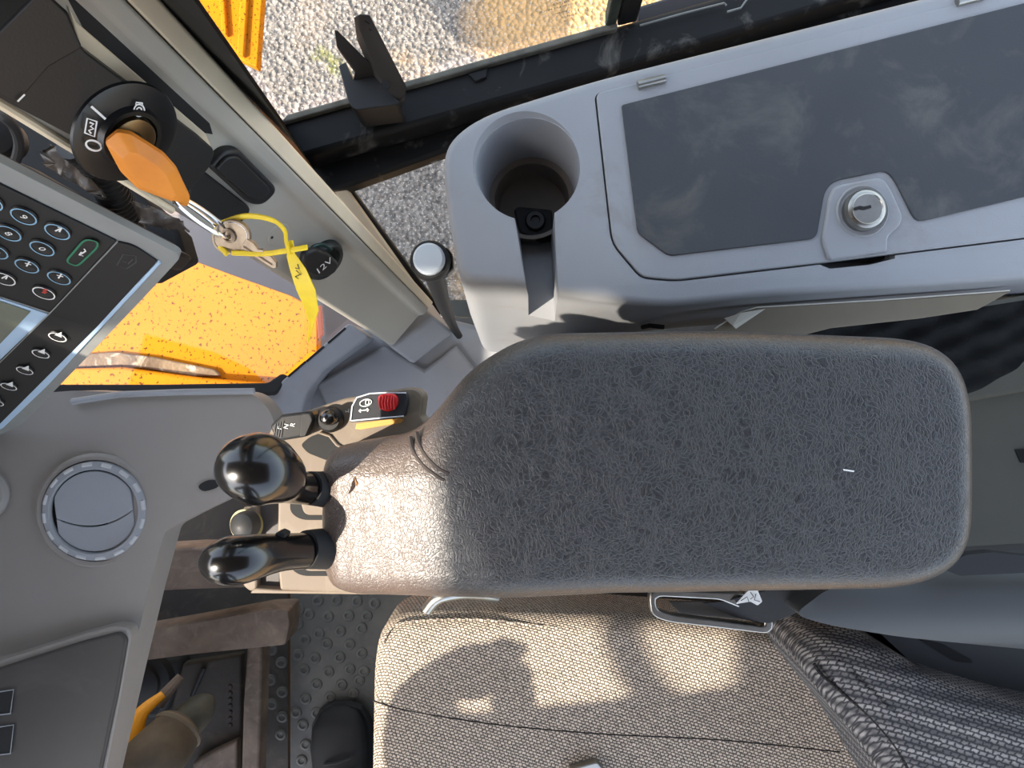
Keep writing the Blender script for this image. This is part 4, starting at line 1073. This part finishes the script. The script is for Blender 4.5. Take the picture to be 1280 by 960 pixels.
# levers: knob, neck, boot
def lever(label, path, boot):
    e = empty('lever', P(*boot[-1][:3]) - co.location); e.parent = co; e['label'] = label
    k = tube('knob', [tuple(P(x, y, D)) + (r * D / FPX,) for x, y, D, r in smooth_path(path, 6)], None, M['gloss'], e, seg=28, ang=80)
    tube('boot', [tuple(P(x, y, D)) + (r * D / FPX,) for x, y, D, r in smooth_path(boot, 5)], None, M['rubber'], e, seg=20)
lever('taller black egg-shaped lever knob', [(280, 583, .412, 3), (283, 584, .410, 16), (290, 585, .408, 30), (303, 585, .406, 41), (318, 586, .407, 46), (335, 590, .411, 44), (350, 597, .418, 34), (357, 604, .428, 25), (370, 609, .440, 21), (390, 611, .455, 20)],
      [(386, 610, .450, 21), (400, 611, .460, 22), (420, 612, .478, 25), (436, 612, .51, 30)])
lever('lower black rounded lever knob', [(256, 704, .415, 3), (259, 704, .413, 13), (267, 703, .411, 23), (280, 702, .410, 30), (296, 700, .411, 31), (314, 697, .415, 29), (334, 693, .423, 25.5), (356, 690, .435, 23), (388, 688, .455, 22)],
      [(382, 687, .450, 24), (400, 686, .460, 25), (420, 686, .478, 26), (436, 686, .51, 30)])
slab('lever_clip', [(343, 667), (350, 664), (358, 668), (356, 673), (345, 673)], .425, .01, M['rubber'], co, bevel=.001)

# ---------------------------------------------------------------- seat
se = empty('operator_seat', P(800, 1100, 1.2), 'operator seat in beige-grey woven fabric with a striped backrest', 'seat')
sepx = [(462, 980, 20), (464, 830, 30), (474, 786, 34), (520, 764, 60), (760, 770), (960, 785), (1180, 800), (1180, 1300, 60), (470, 1300, 60)]
DS = .75
seo = [P(x, y, DS).xy for x, y in rounded(sepx, 30, 8)]
def seh(x, y):
    z = HC - DS
    z -= .5 * soft(-.115 - x, .01) * .35
    z += .006 * math.cos((y + .49) * 6.2)
    return z
pad('cushion', seo, lambda x, y: (max(-.06, min(.30, x)), -.46), .02, .09, seh, M['fabric'], se, N=200, rings=14)
def spt(x, y, h=0):
    p = P(x, y, DS); z = seh(p.x, p.y); p = P(x, y, HC - z); return Vector((p.x, p.y, z + h))
tube('piping', smooth_path([tuple(spt(x, y, -.002)) for x, y in ((478, 806), (492, 783), (530, 776), (600, 775), (680, 783), (780, 792), (860, 797), (960, 802), (1030, 812))], 6), .0012, M['fabric'], se, seg=6)
tube('insert_seam', smooth_path([tuple(spt(x, y, -.0003)) for x, y in ((466, 876), (500, 886), (560, 897), (640, 908), (760, 918), (900, 925), (1050, 940))], 5), .0008, M['fabric3'], se, seg=6)
slab('cushion_side', [(480, 800), (522, 757, 30), (700, 756), (960, 772), (1150, 790), (1150, 1300), (480, 1300)], .79, .16, M['fabric3'], se, bevel=.015, seg=3)  # cushion side's shade put into the fabric colour
slab('seat_base', [(520, 800), (1150, 790), (1150, 1300), (520, 1300)], .93, .30, M['rubber'], se, bevel=.02)
# backrest wing
bkpx = [(1012, 838, 30), (1026, 797, 26), (1070, 790, 34), (1125, 820, 40), (1175, 852, 50), (1290, 884), (1480, 915), (1480, 1350), (1300, 1350), (1160, 1060), (1096, 950, 40), (1045, 890, 40)]
bko = [P(x, y, .62).xy for x, y in rounded(bkpx, 30, 8)]
def bkh(x, y): return HC - .62 + .16 * (x - .28) - .05 * max(0, .33 - x)
def bspine(x, y):
    A = Vector((.36, -.31)); B = Vector((.53, -.52)); t = max(0, min(1, (Vector((x, y)) - A).dot(B - A) / (B - A).length_squared))
    return tuple(A.lerp(B, t))
pad('backrest', bko, bspine, .03, .22, bkh, M['fabric2'], se, N=180, rings=12)
def bpt(x, y, h=0):
    p = P(x, y, .62); z = bkh(p.x, p.y); p = P(x, y, HC - z); return Vector((p.x, p.y, z + h))
tube('back_piping', smooth_path([tuple(bpt(x, y, -.004)) for x, y in ((1020, 832), (1030, 846), (1060, 872), (1092, 900), (1125, 940), (1150, 990))], 6), .0016, M['fabric3'], se, seg=6)
# shell behind the backrest
slab('back_shell', [(1098, 790), (1140, 795), (1290, 812), (1500, 840), (1500, 960), (1290, 880), (1190, 852), (1150, 838, 12)], .66, .12, M['black'], se, r=4, bevel=.006)
slab('shell_slot', [(1150, 800), (1180, 806), (1214, 824), (1216, 829), (1194, 827)], .6585, .003, M['rubber'], se, r=2)
# arm bracket cover
def acz(x, y):
    py = 480 - y / .56 * FPX; c = (py - 765) / 55.0
    return -.018 * c * c
slab('arm_cover', [(990, 768, 20), (1030, 742), (1090, 722, 30), (1200, 716), (1290, 712), (1500, 700), (1500, 850), (1280, 820), (1130, 800, 20), (1040, 783, 20)], .56, .08, M['rear'] if False else mat('arm_cover_grey', (64, 66, 68), .55, bump=(900, .15, .0005)), se, r=8, zgrid=.012, zfun=acz, bevel=.006, ang=50)
slab('arm_strap', [(1180, 712), (1205, 694), (1240, 690), (1290, 696), (1400, 700), (1400, 724), (1290, 716), (1200, 720)], .545, .01, M['strap'], se, r=4, bevel=.003)
tube('cushion_rail', smooth_path([tuple(P(x, y, D)) for x, y, D in ((534, 762, .735), (545, 749, .73), (562, 743, .73), (590, 741, .74), (620, 746, .76))], 6), .0065, M['metal'], se, seg=14)

# seat belt guide with strap
bl = empty('seat_belt', P(900, 790, .66), 'black seat belt strap through a flat metal loop beside the armrest', 'seat belt')
def loopframe():
    o_ = rounded([(811, 741), (822, 737), (930, 742), (952, 757), (969, 780), (963, 793), (836, 778), (814, 770)], 9, 6)
    i_ = rounded([(819, 749), (826, 746), (900, 750), (925, 760), (958, 778), (955, 784), (840, 769), (822, 764)], 6, 6)
    n = min(len(o_), len(i_)); O = resample(o_, 56); I = resample(i_, 56)
    f = lambda D: ([P(p.x, p.y, D) for p in O], [P(p.x, p.y, D) for p in I])
    Ot, It = f(.60); dz_ = Vector((0, 0, -.010))
    Ob = [p + dz_ for p in Ot]; Ib = [p + dz_ for p in It]
    secs = [Ot, It, Ib, Ob, Ot]
    V = []; F = []
    for s in secs[:4]: V += s
    N = 56
    for i in range(4):
        for j in range(N):
            a = i * N + j; b = i * N + (j + 1) % N; c = ((i + 1) % 4) * N
            F.append((a, b, c + (j + 1) % N, c + j))
    return raw('metal_loop', V, F, M['metal'], bl, bevel=.0012)
loopframe()
V = [P(878, 754, .606), P(905, 752, .602), P(935, 744, .592), P(1010, 726, .58), P(1052, 724, .58), P(1020, 752, .585), P(985, 772, .592), P(962, 778, .597), P(945, 778, .606), P(915, 770, .608)]
raw('strap', V + [p - Vector((0, 0, .003)) for p in V], [tuple(range(10)), tuple(range(10, 20))] + [(i, (i + 1) % 10, 10 + (i + 1) % 10, 10 + i) for i in range(10)], M['strap'], bl, bevel=.0012)
slab('strap_fold', [(836, 752), (880, 752), (945, 768), (958, 778), (850, 768)], .614, .004, mat('dusty_strap', (90, 86, 82), .8), bl, bevel=.001)
slab('care_tag', [(920, 755), (928, 746), (940, 734), (946, 735), (953, 752), (947, 757), (938, 752)], .578, .0008, M['white'], bl, r=2)
strokes('tag_print', [[(926, 751), (934, 746), (936, 752)], [(938, 740), (942, 746), (938, 749)], [(945, 742), (943, 750), (950, 752)]], flat(.5775), .0007, M['printdk'], bl)
bk_ = slab('belt_buckle', [(712, 962), (735, 956), (746, 953, 3), (754, 962), (758, 985), (712, 985)], .735, .012, M['metal'], None, r=2, bevel=.002)
prop(bk_, 'grey belt buckle tip at the bottom edge on the seat', 'buckle')

# ---------------------------------------------------------------- footwell
b1 = slab('floor_beam', [(170, 688), (240, 684), (310, 684), (312, 735), (240, 737), (165, 741)], 1.10, .06, M['wood'], None, bevel=.005); prop(b1, 'worn wooden-looking beam under the lower lever knob', 'beam')
b2 = slab('floor_beam', [(140, 797), (240, 780), (330, 763, 4), (360, 762, 4), (362, 780), (357, 806, 4), (240, 818), (140, 831)], 1.12, .06, M['wood'], None, r=2, bevel=.006); prop(b2, 'wide scuffed beam across the footwell ending at the floor plate', 'beam')
b3 = slab('floor_beam', [(309, 808), (328, 806), (326, 880), (322, 990), (301, 990), (304, 880)], 1.15, .04, M['wood'], None, bevel=.004); prop(b3, 'narrow upright beam standing along the footwell mat', 'beam')
b4 = slab('foot_plate', [(228, 830), (302, 818), (300, 990), (200, 990), (215, 880)], 1.19, .02, M['floor2'], None, bevel=.004); prop(b4, 'dark brown pedal plate between beam and boot', 'pedal')
b5 = slab('foot_plate', [(240, 955), (258, 944), (296, 926), (296, 990), (240, 990)], 1.17, .02, M['wood'], None, bevel=.004); prop(b5, 'small worn plate at the bottom beside the narrow beam', 'pedal')
for i in range(7): lathe('rivet', P(288, 858 + 8 * i, 1.19), (0, 0, 1), [(.004, 0), (.003, .002), (0, .0025)], M['floor2'], b4, seg=8)
tube('gap_rod', [P(255, 835, 1.185), P(240, 870, 1.185)], .004, M['rubber'], b4, seg=8)
yp = empty('foot_pedal', P(160, 950, 1.1), 'yellow pedal arm beside the dashboard edge', 'pedal')
tube('arm', smooth_path([tuple(P(x, y, D)) + (r,) for x, y, D, r in ((136, 990, 1.02, .019), (154, 950, 1.02, .018), (166, 915, 1.03, .015), (178, 890, 1.04, .010), (204, 868, 1.06, .006))], 5), None, M['yellow2'], yp, seg=12)
tube('rod', [tuple(P(196, 880, 1.06)) + (.011,), tuple(P(226, 845, 1.08)) + (.006,)], None, M['wood'], yp, seg=10)
bt = empty('pedal_boot', P(220, 930, 1.15), 'dusty brown rounded boot shape beside the yellow pedal arm', 'pedal boot')
tube('shaft', smooth_path([tuple(P(x, y, D)) + (r,) for x, y, D, r in ((150, 1000, .98, .044), (190, 952, 1.0, .042), (212, 926, 1.03, .038), (226, 910, 1.05, .034))], 5), None, mat('dusty_boot', (94, 84, 70), .7, var=(20, (60, 54, 46), .8)), bt, seg=20)
tube('toe', smooth_path([tuple(P(x, y, D)) + (r,) for x, y, D, r in ((214, 920, 1.06, .026), (236, 900, 1.08, .026), (252, 884, 1.09, .022), (262, 874, 1.095, .013), (266, 870, 1.097, .003))], 5), None, mat('dusty_toe', (88, 84, 72), .75, var=(30, (60, 58, 50), .8)), bt, seg=20)
lathe('cuff', P(222, 913, 1.045), (P(226, 908, 1.05) - P(212, 926, 1.03)).normalized(), [(.036, -.004), (.038, 0), (.036, .004)], mat('boot_cuff', (110, 98, 82), .6), bt, seg=28)
dk = slab('footwell_box', [(150, 830), (225, 822), (232, 850), (200, 900), (140, 900)], 1.20, .04, M['rubber'], None, bevel=.01); prop(dk, 'black rubber bellows in the dark corner below the wide beam', 'bellows')
lathe('fold', P(182, 850, 1.20), (0, 0, 1), [(.05, 0), (.045, .01), (.032, .014), (.03, .02), (.018, .026), (0, .028)], M['rubber'], dk, seg=24)

# window latch
la = empty('window_latch', P(465, 130, .80), 'black two-prong slide latch on the window rail', 'latch')
slab('block', [(423, 82), (432, 77), (441, 99), (469, 92), (500, 128, 4), (496, 131), (443, 138, 6), (435, 127)], .745, .05, M['black'], la, r=2, bevel=.002)
raw('prong', [P(449, 17, .66), P(463, 18, .665), P(508, 107, .735), P(507, 120, .75), P(497, 130, .75), P(470, 90, .73), P(451, 42, .69)] +
    [P(449, 17, .66) + Vector((-.008, .003, -.012)), P(463, 18, .665) + Vector((-.008, .003, -.012)), P(508, 107, .735) + Vector((-.008, .003, -.03)), P(507, 120, .75) + Vector((-.006, .003, -.03)), P(497, 130, .75) + Vector((-.006, .003, -.03)), P(470, 90, .73) + Vector((-.008, .003, -.03)), P(451, 42, .69) + Vector((-.008, .003, -.02))],
    [tuple(range(7)), tuple(range(7, 14))] + [(i, (i + 1) % 7, 7 + (i + 1) % 7, 7 + i) for i in range(7)], mat('latch_grey', (58, 54, 52), .6), la, bevel=.0015)
raw('prong', [P(417, 36, .68), P(422, 38, .68), P(470, 86, .735), P(466, 96, .745), P(441, 100, .745), P(443, 88, .73), P(420, 58, .70)] +
    [P(417, 36, .68) + Vector((0, .002, -.012)), P(422, 38, .68) + Vector((0, .002, -.012)), P(470, 86, .735) + Vector((0, .002, -.03)), P(466, 96, .745) + Vector((0, .002, -.03)), P(441, 100, .745) + Vector((0, .002, -.03)), P(443, 88, .73) + Vector((0, .002, -.03)), P(420, 58, .70) + Vector((0, .002, -.02))],
    [tuple(range(7)), tuple(range(7, 14))] + [(i, (i + 1) % 7, 7 + (i + 1) % 7, 7 + i) for i in range(7)], bpy.data.materials['latch_grey'], la, bevel=.0015)
lathe('pivot_hole', P(482, 107, .729), (0, 0, 1), [(.0045, 0), (.0045, .001), (0, .001)], M['rubber'], la, seg=16)
for i in range(4): strokes('grip_line', [[(456 + 5 * i, 26 + 10 * i), (462 + 5 * i, 30 + 10 * i)]], Plane(P(449, 17, .66), P(463, 18, .665), P(470, 90, .73)), .001, M['rubber'], la)

# ---------------------------------------------------------------- photographer: only a shoe tip is in view, the shadow falls on the seat
pe = empty('person', (-.285, -.70, 0), 'person in dark clothes whose black laced shoe stands by the seat', 'person')
def skin_body(name, joints, edges, m, sub=2):
    me = bpy.data.meshes.new(name)
    names = list(joints)
    me.from_pydata([tuple(Vector(joints[n][:3]) - pe.location) for n in names], [(names.index(a), names.index(b)) for a, b in edges], [])
    o = bpy.data.objects.new(name, me); C.objects.link(o); o.parent = pe
    me.materials.append(m)
    o.modifiers.new('skin', 'SKIN').use_smooth_shade = True
    for i, n in enumerate(names):
        r = joints[n][3:]
        me.skin_vertices[0].data[i].radius = (r[0], r[1] if len(r) > 1 else r[0])
        me.skin_vertices[0].data[i].use_root = (i == 0)
    s = o.modifiers.new('sub', 'SUBSURF'); s.levels = sub; s.render_levels = sub
    return o
J = {'pelvis': (-.33, -.76, .90, .145, .115), 'waist': (-.33, -.74, 1.05, .135, .10), 'chest': (-.33, -.72, 1.24, .150, .11), 'collar': (-.31, -.70, 1.40, .085, .075),
     'neck': (-.30, -.63, 1.48, .052), 'skull': (-.29, -.60, 1.55, .07),
     'lsh': (-.48, -.71, 1.35, .062), 'lel': (-.59, -.62, 1.08, .046), 'lwr': (-.505, -.515, .97, .028), 'lpalm': (-.45, -.475, .955, .034, .022), 'ltip': (-.395, -.485, .95, .03, .018),
     'rsh': (-.15, -.74, 1.35, .062), 'rel': (-.10, -.84, 1.10, .046), 'rwr': (-.13, -.84, .90, .032), 'rpalm': (-.14, -.83, .82, .036, .022),
     'lhip': (-.40, -.76, .84, .095), 'lknee': (-.34, -.72, .48, .062), 'lank': (-.285, -.77, .10, .042),
     'rhip': (-.25, -.78, .84, .095), 'rknee': (-.22, -.88, .48, .062), 'rank': (-.24, -.96, .10, .042)}
E = [('pelvis', 'waist'), ('waist', 'chest'), ('chest', 'collar'), ('collar', 'neck'), ('neck', 'skull'), ('collar', 'lsh'), ('lsh', 'lel'), ('lel', 'lwr'), ('lwr', 'lpalm'), ('lpalm', 'ltip'),
     ('collar', 'rsh'), ('rsh', 'rel'), ('rel', 'rwr'), ('rwr', 'rpalm'), ('pelvis', 'lhip'), ('lhip', 'lknee'), ('lknee', 'lank'), ('pelvis', 'rhip'), ('rhip', 'rknee'), ('rknee', 'rank')]
body_ = skin_body('body', J, E, M['shirt'])
def blob(name, c, r, m, par, deform=None, seg=24):
    bm = bmesh.new(); bmesh.ops.create_uvsphere(bm, u_segments=seg, v_segments=seg // 2 + 4, radius=1)
    for v in bm.verts:
        p = v.co.copy()
        if deform: p = deform(p)
        v.co = Vector((p.x * r[0], p.y * r[1], p.z * r[2])) + Vector(c)
    me = bpy.data.meshes.new(name); bm.to_mesh(me); bm.free()
    return link(name, me, m, par, ang=80)
hc = Vector((-.285, -.585, 1.615))
def headf(p):
    q = p.copy()
    if p.z < 0: q.x *= 1 - .25 * p.z * p.z; q.y *= 1 - .12 * p.z * p.z
    if p.y > .8 and -.35 < p.z < .1: q.y += .16 * (1 - abs(p.x) * 5 if abs(p.x) < .2 else 0)
    return q
head = blob('head', hc, (.075, .095, .115), M['skin'], pe, headf)
blob('hair', hc + Vector((0, -.012, .022)), (.082, .098, .104), M['hair'], head, lambda p: p if p.y < .55 or p.z > .5 else Vector((p.x, .55, p.z)))
for sx in (-1, 1):
    blob('ear', hc + Vector((sx * .076, -.005, -.01)), (.010, .018, .030), M['skin'], head)
    blob('eye', hc + Vector((sx * .030, .086, .008)), (.012, .008, .007), M['white'], head)
blob('mouth', hc + Vector((0, .085, -.055)), (.022, .008, .006), mat('lips', (170, 100, 90), .5), head)
# left hand fingers
hb = Vector((-.40, -.48, .952))
for i, (dx, dy, L) in enumerate(((.030, -.030, .055), (.036, -.016, .062), (.036, -.001, .060), (.028, .013, .050))):
    p0 = hb + Vector((0, dy, 0)); d = Vector((.75, -.62, -.1)).normalized()
    tube('finger', [tuple(p0 - d * .01) + (.009,), tuple(p0 + d * L * .5 + Vector((0, 0, .004))) + (.0085,), tuple(p0 + d * L * .9 - Vector((0, 0, .012))) + (.0075,), tuple(p0 + d * L - Vector((0, 0, .018))) + (.004,)], None, M['skin'], pe, seg=10)
tube('thumb', [tuple(hb + Vector((-.03, .012, 0))) + (.011,), tuple(hb + Vector((-.005, .026, .002))) + (.010,), tuple(hb + Vector((.022, .024, -.004))) + (.007,)], None, M['skin'], pe, seg=10)
# shoes
def shoe(x, y, rot):
    c = []
    secs = ((-.14, .030, .055), (-.125, .038, .075), (-.08, .040, .085), (-.03, .040, .075), (.03, .046, .060), (.08, .050, .050), (.115, .046, .044), (.138, .032, .034), (.146, .012, .022))
    rings = []
    M_ = Matrix.Rotation(rot, 3, 'Z')
    for (t, wd, ht) in secs:
        rg = []
        for j in range(16):
            a = 2 * math.pi * j / 16
            xx = wd * math.copysign(abs(math.cos(a)) ** .8, math.cos(a)); zz = .012 + (ht - .012) * (.5 + .5 * math.sin(a)) ** .8
            rg.append(M_ @ Vector((xx, t, 0)) + Vector((x, y, zz)))
        rings.append(rg)
    s = loft('shoe', rings, M['shoe'], pe, ang=70)
    so = []
    for t, wd, _ in secs: so.append((wd + .004, t))
    pts = [M_ @ Vector((a, b, 0)) + Vector((x, y, .018)) for a, b in so] + [M_ @ Vector((-a, b, 0)) + Vector((x, y, .018)) for a, b in reversed(so)]
    prism('sole', pts, Vector((0, 0, 1)), .0178, M['sole'], s, bevel=.003)
    for i in range(4):
        t = .0 + i * .022; h = .074 - i * .006
        a = M_ @ Vector((-.022, t, 0)) + Vector((x, y, h)); b = M_ @ Vector((.022, t + .008, 0)) + Vector((x, y, h)); m_ = (a + b) / 2 + Vector((0, 0, .006))
        tube('lace', [a, m_, b], .0028, M['sole'], s, seg=6)
    return s
shoe(-.285, -.695, R(4))
shoe(-.17, -.95, R(-8))
gh = tube('seat_shadow_rod', smooth_path([(-1.0, -.68, 1.85), (-.99, -.72, 1.77), (-.96, -.78, 1.745), (-.91, -.84, 1.745), (-.86, -.89, 1.77), (-.84, -.92, 1.86)], 6), .016, M['black'], None, seg=12)  # out of view, added to cast a shadow band across the seat
prop(gh, 'unseen added black handle under the front of the roof', 'shadow_caster')
bpy.context.view_layer.update()
